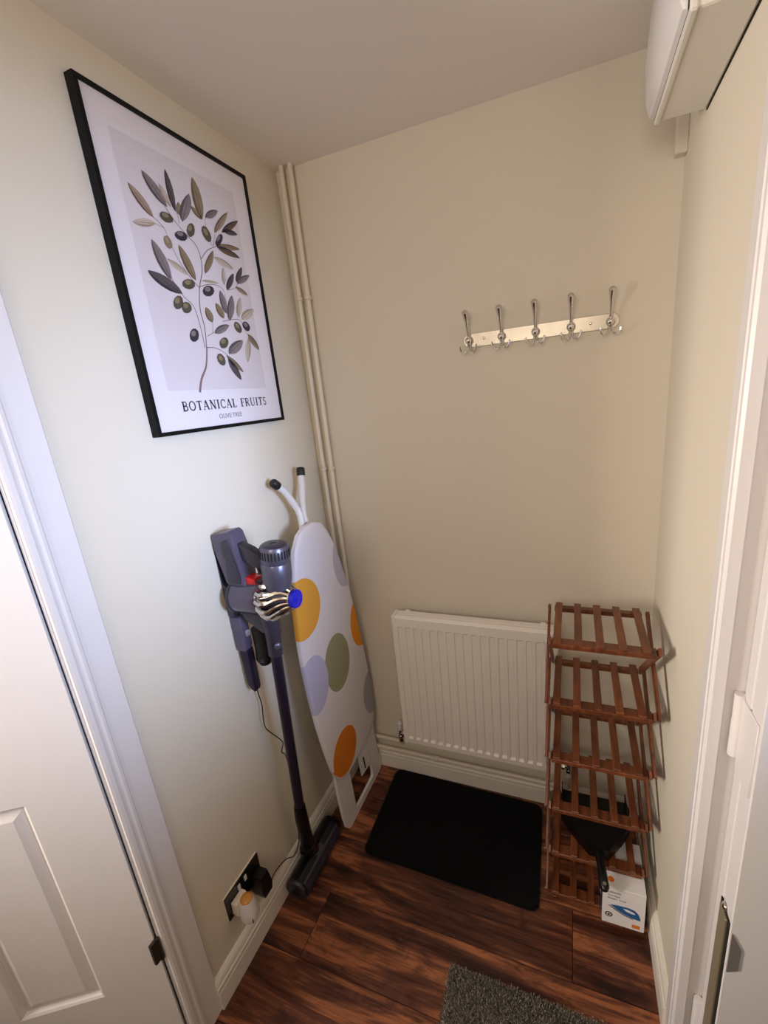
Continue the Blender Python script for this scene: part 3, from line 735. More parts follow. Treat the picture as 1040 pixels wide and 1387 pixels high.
art_obj('title_lettering', polys, SX + 0.0006, ['k'])
text_mesh('OLIVE TREE', 0.0175, lambda u, v: (SX + 0.0006, -0.497 + u, 1.6345 + v), 'subtitle_lettering', M_INKG, sh, width=0.092)

# ================================================================== coat hook rail
hk = thing('coat_hook_rail', (0.82, 0, 1.795), 'chrome rail with five triple coat hooks on the back wall', 'coat hooks')
ra = []
for i in range(9):
    a = PI / 2 + PI * i / 8
    ra.append((0.622 + 0.020 * math.cos(a), 1.795 + 0.020 * math.sin(a)))
for i in range(9):
    a = -PI / 2 + PI * i / 8
    ra.append((1.030 + 0.020 * math.cos(a), 1.797 + 0.020 * math.sin(a)))
B().prism(ra, lambda u, v, d: Vector((u, d, v)), -0.0005, -0.0045, bev=0.0008, seg=1).build('rail_plate', M_NICKEL, hk)
for x in (0.668, 0.975):
    B().lathe((x, -0.0045, 1.797), (0, -1, 0), [(0, 0.0045), (0.0012, 0.004), (0.002, 0.001)], 10).build('screw', M_CHROME, hk, smooth=True)
hook0 = None
for i, x in enumerate((0.622, 0.723, 0.823, 0.922, 1.026)):
    z = 1.795
    if hook0 is None:
        b = B()
        b.lathe((x, -0.0045, z), (0, -1, 0), [(0, 0.0125), (0.003, 0.0125), (0.007, 0.0105), (0.013, 0.0115), (0.018, 0.0105), (0.022, 0.006), (0.0235, 0.001)], 18)
        # upper prong with a flattened spoon end
        pts = [(x, -0.014, z + 0.006), (x, -0.024, z + 0.016), (x, -0.031, z + 0.032), (x, -0.039, z + 0.052), (x, -0.050, z + 0.070), (x, -0.057, z + 0.078), (x, -0.060, z + 0.081)]
        b.tube(pts, [0.0050, 0.0038, 0.0044, 0.0062, 0.0092, 0.0098, 0.0040], 10)
        # two lower prongs curling out sideways
        for s in (-1, 1):
            pts = [(x + s * 0.003, -0.010, z - 0.008), (x + s * 0.004, -0.014, z - 0.022), (x + s * 0.008, -0.020, z - 0.033), (x + s * 0.016, -0.027, z - 0.036), (x + s * 0.023, -0.033, z - 0.030), (x + s * 0.026, -0.036, z - 0.020), (x + s * 0.0265, -0.037, z - 0.014)]
            b.tube(pts, [0.0030, 0.0028, 0.0027, 0.0026, 0.0026, 0.0030, 0.0016], 8)
        hook0 = b.build('hook', M_CHROME, hk, smooth=True)
    else:
        dup(hook0, hk, (x - 0.622, 0, 0))

# ================================================================== fuse box on the right wall
fbx = thing('fuse_box', (W, -0.367, 2.16), 'white plastic fuse box high on the right wall under the ceiling', 'fuse box')
by0, by1, bz0, bz1 = -0.530, -0.203, 2.160, 2.385
B().box(W - 0.088, W - 0.0015, by0, by1, bz0, bz1, bev=0.005, seg=2).build('body', M_BOXW, fbx)
co = [(0.0, bz0 + 0.004), (0.008, bz0 + 0.005), (0.017, bz0 + 0.030), (0.022, bz0 + 0.10), (0.016, bz0 + 0.19), (0.0, bz1 - 0.01)]
B().prism(co, lambda u, v, d: Vector((W - 0.0985 - u, d, v)), by0 + 0.004, by1 - 0.004, bev=0.004, seg=2).build('front_cover', M_WHITEP, fbx, smooth=True)
B().box(W - 0.0978, W - 0.086, by0 - 0.003, by1 + 0.003, bz0 - 0.003, bz1, bev=0.003).build('front_lip', M_BOXW, fbx)
B().box(W - 0.0986, W - 0.0970, by0 + 0.004, by1 - 0.004, bz0 + 0.004, bz1 - 0.02).build('cover_gap', M_DARK, fbx)
B().box(W - 0.0021, W - 0.0002, by0 - 0.001, by1 + 0.001, bz0 - 0.001, bz1).build('wall_gap', M_DARK, fbx)
t = B().box(W - 0.026, W - 0.0, -0.030, -0.0, 2.155, H, bev=0.002).build('cable_trunking', M_WALL)
tag(t, 'short cream painted cable trunking in the right corner behind the fuse box', 'trunking')

# ================================================================== black door mat and grey rug
def rrect(x0, x1, y0, y1, r, n=6):
    out = []
    for cx, cy, a0 in ((x1 - r, y1 - r, 0), (x0 + r, y1 - r, 90), (x0 + r, y0 + r, 180), (x1 - r, y0 + r, 270)):
        for i in range(n + 1):
            a = math.radians(a0 + 90 * i / n); out.append((cx + r * math.cos(a), cy + r * math.sin(a)))
    return out


mt = thing('door_mat', (0.525, -0.23, 0), 'plain black doormat with rounded corners under the radiator', 'mat')
sk = lambda u, v, d: Vector((u + (v + 0.43) * -0.03, v - (u - 0.21) * 0.02, d))
B().prism(rrect(0.209, 0.850, -0.416, -0.020, 0.028), sk, 0.0003, 0.0035, bev=0.001, seg=1).build('rubber_backing', M_BLACKP, mt)
B().prism(rrect(0.214, 0.845, -0.411, -0.025, 0.026), sk, 0.0035, 0.0085, bev=0.002).build('pile_surface', M_MAT, mt)

rg = thing('shaggy_rug', (0.86, -1.0, 0), 'grey shaggy rug at the bottom of the picture on the wooden floor', 'rug')
B().box(0.616, 1.095, -1.30, -0.652, 0.0003, 0.006, bev=0.002).build('rug_backing', M_RUG, rg)
vs = []; fs = []
rnd = random.Random(3)
n = 26000
for i in range(n):
    x = rnd.uniform(0.612, 1.10); y = -0.648 - (rnd.random() ** 1.5) * 0.62
    a = rnd.uniform(0, 2 * PI); ln = rnd.uniform(0.012, 0.020); w = 0.0016
    lean = rnd.uniform(0.1, 0.75); la = rnd.uniform(0, 2 * PI)
    tx, ty = x + math.cos(la) * ln * lean * 0.7, y + math.sin(la) * ln * lean * 0.7
    tz = 0.005 + ln * (1 - lean * 0.35)
    k = len(vs)
    vs += [(x - math.cos(a) * w - .86, y - math.sin(a) * w + 1.0, 0.004), (x + math.cos(a) * w - .86, y + math.sin(a) * w + 1.0, 0.004), (tx + math.cos(a) * w * .5 - .86, ty + math.sin(a) * w * .5 + 1.0, tz), (tx - math.cos(a) * w * .5 - .86, ty - math.sin(a) * w * .5 + 1.0, tz)]
    fs.append((k, k + 1, k + 2, k + 3))
me = bpy.data.meshes.new('rug_pile'); me.from_pydata(vs, [], fs); me.materials.append(M_RUG)
po = bpy.data.objects.new('rug_pile', me); COL.objects.link(po); po.parent = rg; po['kind'] = 'stuff'

# ================================================================== shoe rack
RX0, RX1, RYF, RYB = 0.884, 1.140, -0.362, -0.128
rk = thing('shoe_rack', (1.01, -0.245, 0), 'red-brown slatted wooden folding shoe rack with six shelves in the right corner', 'shoe rack')
tiers = [0.965, 0.768, 0.575, 0.385, 0.205, 0.028]
sw = 0.0205; gap = 0.0545; SX0 = RX0 + 0.003
rf = B().box(RX0, RX1, RYF, RYF + 0.036, tiers[0] - 0.022, tiers[0] - 0.008, bev=0.0015).build('shelf_rail', M_RACK, rk)
rb_ = B().box(RX0, RX1 - 0.010, RYB - 0.020, RYB, tiers[0] - 0.023, tiers[0] - 0.008, bev=0.0015).build('shelf_rail', M_RACK, rk)
sl = B().box(SX0, SX0 + sw, RYF - 0.001, RYB + 0.004, tiers[0] - 0.008, tiers[0], bev=0.0015).build('slat', M_RACK, rk)
for tz_ in tiers:
    if tz_ != tiers[0]:
        dup(rf, rk, (0, 0, tz_ - tiers[0])); dup(rb_, rk, (0, 0, tz_ - tiers[0]))
    for i in range(5):
        if i or tz_ != tiers[0]: dup(sl, rk, (gap * i, 0, tz_ - tiers[0]))
B().tube([(RX0, RYB + 0.010, tiers[0] - 0.030), (RX1 - 0.008, RYB + 0.010, tiers[0] - 0.030)], 0.007, 10).build('back_dowel', M_RACK, rk, smooth=True)
# crossed side boards between successive shelves: outer ones run back-top to front-bottom, inner ones front-top to back-bottom
for xi, xo in ((RX0 - 0.005, RX0 - 0.015), (RX1 + 0.005, RX1 + 0.015)):
    for za, zb in zip(tiers, tiers[1:]):
        B().bar((xo - (0.010 if xo > 1 else 0), RYB - 0.006, za - 0.008), (xo, RYF + 0.008, zb - 0.012), 0.022, 0.008).build('side_board', M_RACK, rk)
        B().bar((xi, RYF + 0.004, za + 0.000), (xi - (0.010 if xo > 1 else 0), RYB - 0.012, zb - 0.010), 0.022, 0.008).build('side_board', M_RACK, rk)
b = B()
for xx in (RX0 - 0.020, RX1 + 0.020):
    for za in tiers:
        for yy in (RYF + 0.010, RYB - 0.010):
            b.lathe((xx - (0.010 if xx > 1 and yy > -0.2 else 0), yy, za - 0.012), (1 if xx > 1 else -1, 0, 0), [(-0.001, 0.004), (0.0015, 0.0035)], 8)
b.build('pivot_bolts', M_STEEL, rk)['kind'] = 'stuff'
for xx in (RX0 + 0.008, RX1 - 0.008):
    for y0_ in (RYF, RYB - 0.020):
        B().box(xx - 0.008, xx + 0.008, y0_, y0_ + 0.020, 0.0003, 0.0048, bev=0.001).build('foot', M_RACK, rk)

# dustpan lying on the fifth shelf, handle over the front edge
dp = thing('dustpan', (1.02, -0.25, 0.2), 'black dustpan on the fifth shelf of the rack, handle sticking out', 'dustpan')
po_ = [(0.912, -0.125), (1.116, -0.125), (1.116, -0.245), (1.090, -0.290), (1.050, -0.345), (0.996, -0.345), (0.945, -0.290), (0.912, -0.245)]
b = B().prism(po_, lambda u, v, d: Vector((u, v, d)), 0.2055, 0.2095)
for a, c in zip(po_[1:], po_[2:] + po_[:1]):
    A, C = Vector((*a, 0)), Vector((*c, 0)); dd = (C - A); ln = dd.length; dd.normalize(); nn = Vector((-dd.y, dd.x, 0))
    hgt = 0.020
    b.obox((A + C) / 2 + Vector((0, 0, 0.2055 + hgt)), dd, nn, (0, 0, 1), ln / 2 + 0.001, 0.0015, hgt)
b.prism(po_[2:8], lambda u, v, d: Vector((u, v, d)), 0.243, 0.246)
b.build('pan', M_BLACKP, dp)
b = B().tube([(1.023, -0.330, 0.226), (1.026, -0.365, 0.222), (1.031, -0.400, 0.214), (1.034, -0.432, 0.208), (1.035, -0.442, 0.206)], [0.015, 0.0125, 0.0125, 0.0145, 0.008], 14)
b.build('handle', M_BLACKP, dp, smooth=True)
b = B().lathe((1.0345, -0.432, 0.2215), (0, 0.1, 1), [(0, 0.0055), (0.002, 0.005)], 12); b.build('hanging_hole', M_STEEL, dp)

# iron box on the lowest shelf
ib = thing('iron_box', (1.09, -0.32, 0.029), 'white cardboard box with a blue steam iron printed on it, on the lowest shelf', 'box')
bx0, bx1, bf, bb, bz, bt = 1.034, 1.149, -0.406, -0.250, 0.0285, 0.180
B().box(bx0, bx1, bf, bb, bz, bt, bev=0.0012).build('carton', M_CARD, ib)
B().box(bx0 + 0.001, bx1 - 0.001, bf + 0.0006, bb, bt, bt + 0.0016).build('lid_flap', M_CARD, ib)
fy = bf - 0.0006
F2 = lambda u, v: (bx0 + u, fy, bz + v)
def fpoly(pts, name, mat, dy=0.0):
    return B().flat([(bx0 + u, fy - dy, bz + v) for u, v in pts]).build(name, mat, ib)
text_mesh('cookworks', 0.016, lambda u, v: F2(0.012 + u, 0.128 + v), 'brand_lettering', M_INKG, ib, width=0.036)
text_mesh('Corded', 0.010, lambda u, v: F2(0.014 + u, 0.116 + v), 'product_lettering', M_INK, ib, width=0.032)
text_mesh('Steam  Iron', 0.010, lambda u, v: F2(0.013 + u, 0.104 + v), 'product_lettering', M_INK, ib, width=0.050)
fpoly([(0.020, 0.080), (0.040, 0.084), (0.070, 0.086), (0.088, 0.082), (0.098, 0.070), (0.103, 0.054), (0.103, 0.046), (0.085, 0.048), (0.060, 0.056), (0.038, 0.068)], 'printed_iron', M_CARDB)
fpoly([(0.056, 0.078), (0.068, 0.079), (0.084, 0.074), (0.090, 0.067), (0.080, 0.066), (0.064, 0.070)], 'printed_handle_gap', M_CARD, 0.0003)
fpoly([(0.017, 0.078), (0.038, 0.067), (0.060, 0.055), (0.085, 0.047), (0.084, 0.043), (0.058, 0.050), (0.034, 0.063), (0.015, 0.076)], 'printed_soleplate', M_INKG, 0.0002)
cir = lambda cx, cy, r, n=16: [(cx + r * math.cos(2 * PI * i / n), cy + r * math.sin(2 * PI * i / n)) for i in range(n)]
fpoly(cir(0.018, 0.038, 0.0105), 'printed_badge', M_INK)
fpoly(cir(0.018, 0.038, 0.0065), 'printed_badge_ring', M_CARD, 0.0003)
fpoly(cir(0.018, 0.038, 0.0040), 'printed_badge_centre', M_INK, 0.0005)
fpoly([(0.082, 0.010), (0.103, 0.010), (0.103, 0.024), (0.082, 0.024)], 'printed_patch', M_INKO)
B().flat([(bx0 + p[0], bf + 0.012 + p[1], bt + 0.0022) for p in cir(0.022, 0.010, 0.009)]).build('printed_patch', M_INKO, ib)
B().flat([(bx0 - 0.0004, bf + 0.016, bz + 0.001), (bx0 - 0.0004, bf + 0.07, bz + 0.001), (bx0 - 0.0004, bf + 0.07, bt - 0.001), (bx0 - 0.0004, bf + 0.016, bt - 0.001)]).build('printed_side_band', M_CARDN, ib)

# ================================================================== socket, charger plug, air freshener
so = thing('wall_socket', (0, -0.775, 0.207), 'black double wall socket low on the left wall above the skirting', 'socket')
B().box(0.0, 0.0045, -0.849, -0.701, 0.206, 0.293, bev=0.0008).build('back_box_rim', M_CREAMP, so)
B().box(0.0045, 0.0085, -0.848, -0.702, 0.207, 0.292, bev=0.001).build('face_plate', M_BLACKGL, so)
for y in (-0.793, -0.765):
    B().box(0.0085, 0.0115, y - 0.005, y + 0.005, 0.262, 0.280, bev=0.001).build('switch', M_WHITEP, so)
pg = thing('charger_plug', (0.0085, -0.738, 0.20), 'chunky black charger plugged into the right side of the socket', 'charger')
b = B().prism([(-0.757, 0.205), (-0.752, 0.262), (-0.718, 0.262), (-0.709, 0.205), (-0.716, 0.180), (-0.750, 0.180)], lambda u, v, d: Vector((d, u, v)), 0.0088, 0.058, bev=0.006)
b.build('body', M_BLACKP, pg, smooth=True)
cab = [(0.040, -0.722, 0.186), (0.038, -0.705, 0.176), (0.036, -0.685, 0.182), (0.034, -0.655, 0.176), (0.034, -0.615, 0.160), (0.032, -0.580, 0.126), (0.024, -0.545, 0.118), (0.022, -0.525, 0.150), (0.020, -0.512, 0.26), (0.018, -0.500, 0.38), (0.018, -0.502, 0.46), (0.020, -0.509, 0.500), (0.020, -0.523, 0.522), (0.020, -0.508, 0.545), (0.020, -0.522, 0.577), (0.020, -0.548, 0.620), (0.020, -0.569, 0.660), (0.020, -0.572, 0.693), (0.020, -0.565, 0.744), (0.020, -0.570, 0.790), (0.024, -0.574, 0.815)]
cc = []
for i in range(len(cab) - 1):
    p = [Vector(cab[max(0, i - 1)]), Vector(cab[i]), Vector(cab[i + 1]), Vector(cab[min(len(cab) - 1, i + 2)])]
    for k in range(4):
        t = k / 4
        cc.append(0.5 * (2 * p[1] + (p[2] - p[0]) * t + (2 * p[0] - 5 * p[1] + 4 * p[2] - p[3]) * t * t + (3 * p[1] - p[0] - 3 * p[2] + p[3]) * t ** 3))
cc.append(Vector(cab[-1]))
B().tube(cc, 0.0017, 8).build('cable', M_BLACKP, pg, smooth=True)
af = thing('air_freshener', (0.0085, -0.812, 0.20), 'white plug-in air freshener with amber top in the left side of the socket', 'air freshener')
B().prism([(-0.836, 0.222), (-0.834, 0.262), (-0.790, 0.262), (-0.788, 0.222), (-0.797, 0.205), (-0.827, 0.205)], lambda u, v, d: Vector((d, u, v)), 0.0088, 0.034, bev=0.006).build('plug_body', M_CREAMP, af, smooth=True)
c0 = Vector((0.048, -0.808, 0.190))
b = B().lathe(c0, (0, 0, 1), [(0.0, 0.018), (0.002, 0.024), (0.012, 0.0275), (0.036, 0.0265), (0.062, 0.0215), (0.072, 0.0195)], 24)
b.build('housing', M_WHITEP, af, smooth=True)
B().lathe(c0 + Vector((0, 0, 0.0715)), (0, 0, 1), [(0, 0.0190), (0.004, 0.0175), (0.008, 0.011), (0.009, 0.003)], 20).build('amber_top', M_AMBER, af, smooth=True)
B().lathe(c0 + Vector((0, 0, -0.006)), (0, 0, 1), [(0, 0.010), (0.007, 0.012)], 18).build('refill', M_BLACKP, af, smooth=True)
B().obox(c0 + Vector((0.0225, -0.0150, 0.012)), (0.55, 0.83, 0), (-0.83, 0.55, 0), (0, 0, 1), 0.0012, 0.0015, 0.007).build('slot', M_DARK, af)

# ================================================================== ironing board
IBO = (0.12, -0.24, 0.0)
bd = thing('ironing_board', IBO, 'folded ironing board with dotted cover standing upright in the left corner', 'ironing board')
outl = [(-0.257, 1.262), (-0.310, 1.260), (-0.350, 1.243), (-0.385, 1.200), (-0.416, 1.108), (-0.436, 1.014), (-0.446, 0.927), (-0.449, 0.819), (-0.446, 0.702), (-0.435, 0.571), (-0.418, 0.446), (-0.400, 0.349), (-0.380, 0.288), (-0.350, 0.258), (-0.315, 0.242), (-0.265, 0.237), (-0.214, 0.240), (-0.141, 0.248), (-0.085, 0.258), (-0.048, 0.290), (-0.035, 0.350), (-0.034, 0.462), (-0.040, 0.559), (-0.052, 0.684), (-0.068, 0.818), (-0.086, 0.915), (-0.105, 0.996), (-0.128, 1.089), (-0.150, 1.150), (-0.175, 1.205), (-0.212, 1.248)]
PX = lambda z, d: 0.135 - 0.02 * z - d           # board plane leans slightly to the wall
cy_, cz_ = -0.24, 0.75
b = B(); bm = b.bm
rings = []
for (k, d) in ((1.0, 0.018), (1.0, 0.012), (0.997, 0.004), (0.985, 0.0008), (0.95, 0.0), (0.6, -0.001), (0.25, -0.001)):
    rings.append([bm.verts.new((PX(cz_ + (z - cz_) * k, d), cy_ + (y - cy_) * k, cz_ + (z - cz_) * k)) for y, z in outl])
n = len(outl)
for r0, r1 in zip(rings, rings[1:]):
    for i in range(n): bm.faces.new((r0[i], r0[(i + 1) % n], r1[(i + 1) % n], r1[i]))
bm.faces.new(rings[-1]); bm.faces.new(rings[0][::-1])
b.build('cover', M_COVER, bd, smooth=True)
# white steel mesh top under the cover
B().prism([(cy_ + (y - cy_) * .96, cz_ + (z - cz_) * .97) for y, z in outl], lambda u, v, d: Vector((PX(v, d), u, v)), 0.0182, 0.024).build('steel_top', M_WHITEP, bd)
# iron rest frame at the square end (stands on the floor)
FX = lambda z, d: 0.121 - 0.02 * z - d
fo_ = [(-0.378, 0.300), (-0.378, 0.200), (-0.372, 0.082), (-0.363, 0.028), (-0.350, 0.008), (-0.328, 0.001), (-0.060, 0.001), (-0.036, 0.004), (-0.022, 0.018), (-0.024, 0.060), (-0.040, 0.098), (-0.040, 0.140), (-0.046, 0.210), (-0.045, 0.300)]
fi_ = [(-0.286, 0.300), (-0.283, 0.200), (-0.280, 0.120), (-0.279, 0.040), (-0.278, 0.032), (-0.276, 0.030), (-0.270, 0.029), (-0.120, 0.030), (-0.112, 0.036), (-0.110, 0.060), (-0.111, 0.098), (-0.112, 0.140), (-0.115, 0.210), (-0.115, 0.300)]
b = B(); bm = b.bm
def ringv(lst, d): return [bm.verts.new((FX(z, d), y, z)) for y, z in lst]
A0, A1, I0, I1 = ringv(fo_, 0), ringv(fo_, 0.012), ringv(fi_, 0), ringv(fi_, 0.012)
for i in range(len(fo_) - 1):
    bm.faces.new((A0[i], A0[i + 1], I0[i + 1], I0[i])); bm.faces.new((A1[i], A1[i + 1], I1[i + 1], I1[i]))
    bm.faces.new((A0[i], A0[i + 1], A1[i + 1], A1[i])); bm.faces.new((I0[i], I0[i + 1], I1[i + 1], I1[i]))
bm.faces.new((A0[0], I0[0], I1[0], A1[0])); bm.faces.new((A0[-1], I0[-1], I1[-1], A1[-1]))
b.build('iron_rest', M_WHITEP, bd)
tb = B().prism([(-0.208, 0.240), (-0.200, 0.120), (-0.118, 0.108), (-0.118, 0.240)], lambda u, v, d: Vector((FX(v, d), u, v)), -0.001, 0.004).build('socket_tab', M_WHITEP, bd)
B().prism([(-0.176, 0.190), (-0.171, 0.130), (-0.163, 0.129), (-0.167, 0.189)], lambda u, v, d: Vector((FX(v, d), u, v)), -0.0022, -0.0010).build('slot', M_DARK, tb)
# folded legs: two bent white tubes with black rubber feet rising above the tip
for pts, nm in (([(0.086, -0.275, 0.30), (0.080, -0.285, 1.10), (0.074, -0.278, 1.22), (0.064, -0.262, 1.285), (0.052, -0.272, 1.330), (0.044, -0.300, 1.378), (0.038, -0.330, 1.408)], 'leg'),
                ([(0.086, -0.225, 0.30), (0.080, -0.225, 1.10), (0.074, -0.240, 1.22), (0.066, -0.246, 1.280), (0.056, -0.226, 1.330), (0.046, -0.200, 1.378), (0.040, -0.186, 1.420)], 'leg')):
    sp_ = []
    for i in range(len(pts) - 1):
        p = [Vector(pts[max(0, i - 1)]), Vector(pts[i]), Vector(pts[i + 1]), Vector(pts[min(len(pts) - 1, i + 2)])]
        for k in range(5):
            t = k / 5
            sp_.append(0.5 * (2 * p[1] + (p[2] - p[0]) * t + (2 * p[0] - 5 * p[1] + 4 * p[2] - p[3]) * t * t + (3 * p[1] - p[0] - 3 * p[2] + p[3]) * t ** 3))
    sp_.append(Vector(pts[-1]))
    lg = B().tube(sp_, 0.0115, 14).build(nm, M_WHITEP, bd, smooth=True)
    dd = (sp_[-1] - sp_[-2]).normalized()
    ft = B().lathe(sp_[-1] - dd * 0.010, dd, [(0, 0.0130), (0.003, 0.0148), (0.024, 0.0148), (0.029, 0.012)], 16).build('rubber_foot', M_CAPB, lg, smooth=True)
    ft['label'] = 'black rubber foot'

# ================================================================== stick vacuum cleaner hung on its wall dock
VY = -0.578
vac = thing('stick_vacuum', (0.062, -0.50, 0.0), 'grey and purple cordless stick vacuum with blue cap hanging on left wall', 'vacuum cleaner')
tilt = Vector((0.085, 0, 1)).normalized()       # long axis, leaning off the wall at the top
bx = Vector((1, 0, 0.03)).normalized()
# wand
w0, w1 = Vector((0.070, -0.545, 0.300)), Vector((0.128, VY, 0.985))
B().tube([w0, w1], 0.0165, 18).build('wand', M_WAND, vac, smooth=True)
# wand collar below the cyclone and its release catch
col = B().tube([w1 - (w1 - w0).normalized() * 0.03, w1 + Vector((0.002, 0, 0.020)), Vector((0.133, VY, 1.03)), Vector((0.130, VY, 1.085))], [0.0215, 0.0225, 0.0245, 0.028], 18).build('collar', M_VACD, vac, smooth=True)
B().lathe(Vector((0.150, VY - 0.014, 0.995)), (0.75, -0.6, 0), [(0, 0.010), (0.006, 0.010), (0.009, 0.006)], 14).build('catch', M_VACM, col, smooth=True)
# dust bin (smoky), lies across, cyclone on its outer end
c = Vector((0.026, VY, 1.137))
bn = B().lathe(c, bx, [(0, 0.040), (0.006, 0.048), (0.090, 0.050), (0.104, 0.048), (0.110, 0.043)], 32).build('dust_bin', M_BIN, vac, smooth=True)
B().lathe(c + bx * 0.004, bx, [(0, 0.0505), (0.004, 0.0515), (0.008, 0.0505)], 32).build('bin_rim', M_VACD, bn, smooth=True)
B().prism([(0.046, 1.092), (0.048, 1.082), (0.064, 1.074), (0.082, 1.050), (0.112, 1.030), (0.140, 1.045), (0.150, 1.070), (0.120, 1.092)], lambda u, v, d: Vector((u, VY + d, v)), -0.020, 0.020, bev=0.006).build('lower_housing', M_VACD, vac, smooth=True)
# cyclone pack
c2 = Vector((0.136, VY, 1.140))
cy = B().lathe(c2, bx, [(0, 0.046), (0.02, 0.045), (0.05, 0.039), (0.075, 0.028), (0.088, 0.018)], 24).build('cyclone_core', M_VACD, vac, smooth=True)
uu = Vector((0, 1, 0)); vv = bx.cross(uu).normalized()
for k in range(14):
    a = 2 * PI * k / 14 + 0.2
    pts = []; rr = []
    for t, rad_, r_ in ((0.0, 0.046, 0.0085), (0.008, 0.052, 0.0112), (0.022, 0.056, 0.0110), (0.036, 0.054, 0.0080), (0.046, 0.049, 0.0062), (0.058, 0.045, 0.0056), (0.070, 0.037, 0.0048), (0.080, 0.030, 0.0042), (0.088, 0.026, 0.0034)):
        aa = a + 0.16 * math.sin(t * 62)
        pts.append(c2 + bx * t + (uu * math.cos(aa) + vv * math.sin(aa)) * rad_); rr.append(r_)
    B().tube(pts, rr, 8).build('cyclone_cone', M_CYC, cy, smooth=True)
cp = B().lathe(c2 + bx * 0.086, bx, [(0, 0.024), (0.010, 0.0265), (0.014, 0.025), (0.013, 0.014), (0.016, 0.007), (0.017, 0.002)], 28).build('blue_cap', M_BLUE, vac, smooth=True)
cp['label'] = 'bright blue round cap'
B().lathe(c2 + bx * 0.080, bx, [(0, 0.0275), (0.006, 0.0295), (0.009, 0.0275)], 28).build('cap_ring', M_CYC, cp, smooth=True)
# motor housing
mb = Vector((0.181, VY - 0.002, 1.176))
mo = B().lathe(mb, tilt, [(0, 0.036), (0.03, 0.0405), (0.074, 0.0405), (0.076, 0.0392), (0.078, 0.0405), (0.116, 0.0395), (0.123, 0.036), (0.125, 0.028)], 32).build('motor_housing', M_VACM, vac, smooth=True)
B().lathe(mb + tilt * 0.124, tilt, [(0, 0.034), (0.003, 0.030), (0.0035, 0.012), (0.002, 0.010)], 28).build('top_cap', M_VACD, mo, smooth=True)
b = B()
for k in range(28):
    a = 2 * PI * k / 28
    tx_ = Vector((math.cos(a), math.sin(a), 0)); tx_ = (tx_ - tilt * tx_.dot(tilt)).normalized(); ty_ = tilt.cross(tx_)
    b.obox(mb + tilt * 0.102 + tx_ * 0.0402, tx_, ty_, tilt, 0.0008, 0.0016, 0.011)
vt = b.build('vent_slots', M_DARK, mo)
B().obox(mb + tilt * 0.054 + Vector((-0.026, -0.031, 0)), (0.64, 0.77, 0), (-0.77, 0.64, 0), tilt, 0.008, 0.0015, 0.004).build('button', M_DARK, mo)
# handle between battery and motor, with trigger
P_ = lambda u, v, d: Vector((u, VY + d, v))
hd = B().prism([(0.060, 1.306), (0.086, 1.300), (0.115, 1.285), (0.146, 1.268), (0.146, 1.226), (0.118, 1.236), (0.096, 1.243), (0.080, 1.262), (0.062, 1.268)], P_, -0.014, 0.014, bev=0.006).build('handle', M_VACD, vac, smooth=True)
B().prism([(0.120, 1.238), (0.132, 1.234), (0.134, 1.216), (0.124, 1.214)], P_, -0.006, 0.006, bev=0.002).build('trigger', M_BLACKP, hd, smooth=True)
B().prism([(0.068, 1.200), (0.092, 1.204), (0.142, 1.184), (0.142, 1.168), (0.060, 1.172)], P_, -0.018, 0.018, bev=0.005).build('bin_bridge', M_VACD, vac, smooth=True)
rb = B().prism([(0.076, 1.201), (0.090, 1.206), (0.116, 1.200), (0.120, 1.182), (0.072, 1.182)], P_, -0.0195, 0.0195, bev=0.003).build('release_button', M_RED, vac, smooth=True)
rb['label'] = 'red release button'
# battery and grip end, next to the wall
bt_ = B().prism([(0.002, 1.325), (0.010, 1.330), (0.064, 1.338), (0.074, 1.330), (0.080, 1.290), (0.092, 1.215), (0.090, 1.180), (0.030, 1.178), (0.022, 1.190), (0.006, 1.288)], P_, -0.027, 0.027, bev=0.006).build('battery', M_VAC, vac, smooth=True)
B().prism([(0.038, 1.310), (0.062, 1.318), (0.068, 1.285), (0.082, 1.210), (0.078, 1.188), (0.042, 1.186), (0.034, 1.205), (0.046, 1.262), (0.034, 1.270)], P_, -0.031, -0.026, bev=0.002).build('battery_catch', M_VACD, bt_, smooth=True)
# wand lower end, swivel neck and roller head
nk = B().tube([w0 + (w1 - w0).normalized() * 0.03, w0, w0 - Vector((0.002, -0.002, 0.03)), Vector((0.064, -0.536, 0.215)), Vector((0.058, -0.530, 0.150)), Vector((0.056, -0.520, 0.110))], [0.0190, 0.0215, 0.0225, 0.0215, 0.0240, 0.0245], 18).build('neck', M_BLACKP, vac, smooth=True)
B().lathe(Vector((0.028, -0.525, 0.105)), (1, 0.15, 0), [(0, 0.020), (0.006, 0.027), (0.048, 0.027), (0.054, 0.020)], 22).build('neck_joint', M_BLACKP, nk, smooth=True)
B().tube([(0.056, -0.520, 0.105), (0.057, -0.505, 0.070), (0.057, -0.495, 0.045)], [0.024, 0.022, 0.024], 16).build('swivel', M_BLACKP, nk, smooth=True)
hdx = 0.057
h0 = B().lathe(Vector((hdx, -0.628, 0.0405)), (0, 1, 0), [(0, 0.032), (0.004, 0.038), (0.110, 0.038), (0.113, 0.031), (0.150, 0.031), (0.153, 0.038), (0.256, 0.038), (0.260, 0.032)], 28).build('roller_head', M_BLACKP, vac, smooth=True)
B().lathe(Vector((hdx, -0.6295, 0.0405)), (0, 1, 0), [(0, 0.036), (0.0045, 0.0392), (0.009, 0.0390)], 28).build('end_ring', M_VACD, h0, smooth=True)
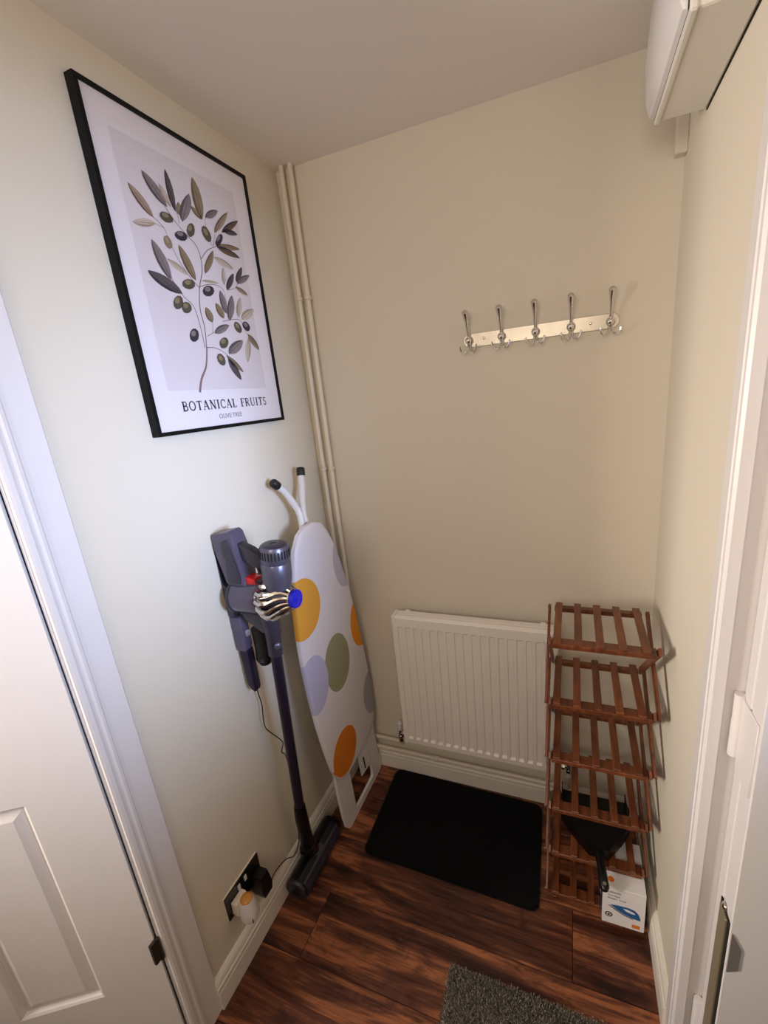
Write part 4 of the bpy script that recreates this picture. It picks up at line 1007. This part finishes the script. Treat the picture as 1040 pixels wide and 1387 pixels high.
B().lathe(Vector((hdx, -0.632, 0.0405)), (0, 1, 0), [(0, 0.012), (0.003, 0.027), (0.004, 0.028)], 24).build('end_cap', M_BLACKGL, h0, smooth=True)
B().prism([(hdx + 0.012, 0.077), (hdx + 0.034, 0.062), (hdx + 0.043, 0.036), (hdx + 0.040, 0.010), (hdx + 0.036, 0.010), (hdx + 0.038, 0.038), (hdx + 0.014, 0.070)], lambda u, v, d: Vector((u, d, v)), -0.615, -0.385, bev=0.001).build('bumper', M_VACD, h0)

# wall dock: spine, holder, spare tools
dk = thing('vacuum_dock', (0.0, -0.575, 0.82), 'dark wall dock behind the vacuum with its crevice and brush tools', 'wall bracket')
B().prism([(0.0005, 1.300), (0.004, 1.300), (0.004, 1.178), (0.022, 1.172), (0.024, 1.076), (0.0005, 1.076)], P_, -0.024, 0.024, bev=0.003).build('spine', M_VACD, dk, smooth=True)
B().prism([(0.001, 1.075), (0.036, 1.075), (0.044, 1.050), (0.044, 0.975), (0.036, 0.962), (0.006, 0.962), (0.001, 0.980)], P_, -0.024, 0.006, bev=0.006).build('holder', M_VAC, dk, smooth=True)
B().lathe(Vector((0.043, VY - 0.008, 1.020)), (1, -0.5, 0), [(0, 0.011), (0.004, 0.010), (0.005, 0.004)], 14).build('charge_light', M_STEEL, dk, smooth=True)
B().prism([(0.010, 0.965), (0.040, 0.965), (0.040, 0.830), (0.036, 0.820), (0.024, 0.828), (0.012, 0.845)], P_, -0.020, 0.008, bev=0.004).build('crevice_tool', M_WAND, dk, smooth=True)
B().tube([(0.062, VY + 0.020, 1.025), (0.064, VY + 0.020, 1.00), (0.068, VY + 0.018, 0.955), (0.068, VY + 0.016, 0.925), (0.067, VY + 0.016, 0.905)], [0.022, 0.022, 0.024, 0.026, 0.016], 18).build('brush_tool', M_CAPB, dk, smooth=True)
B().lathe(Vector((0.078, VY - 0.006, 0.928)), (0.7, -0.7, 0.1), [(0, 0.007), (0.002, 0.006)], 10).build('tool_button', M_VACD, dk, smooth=True)
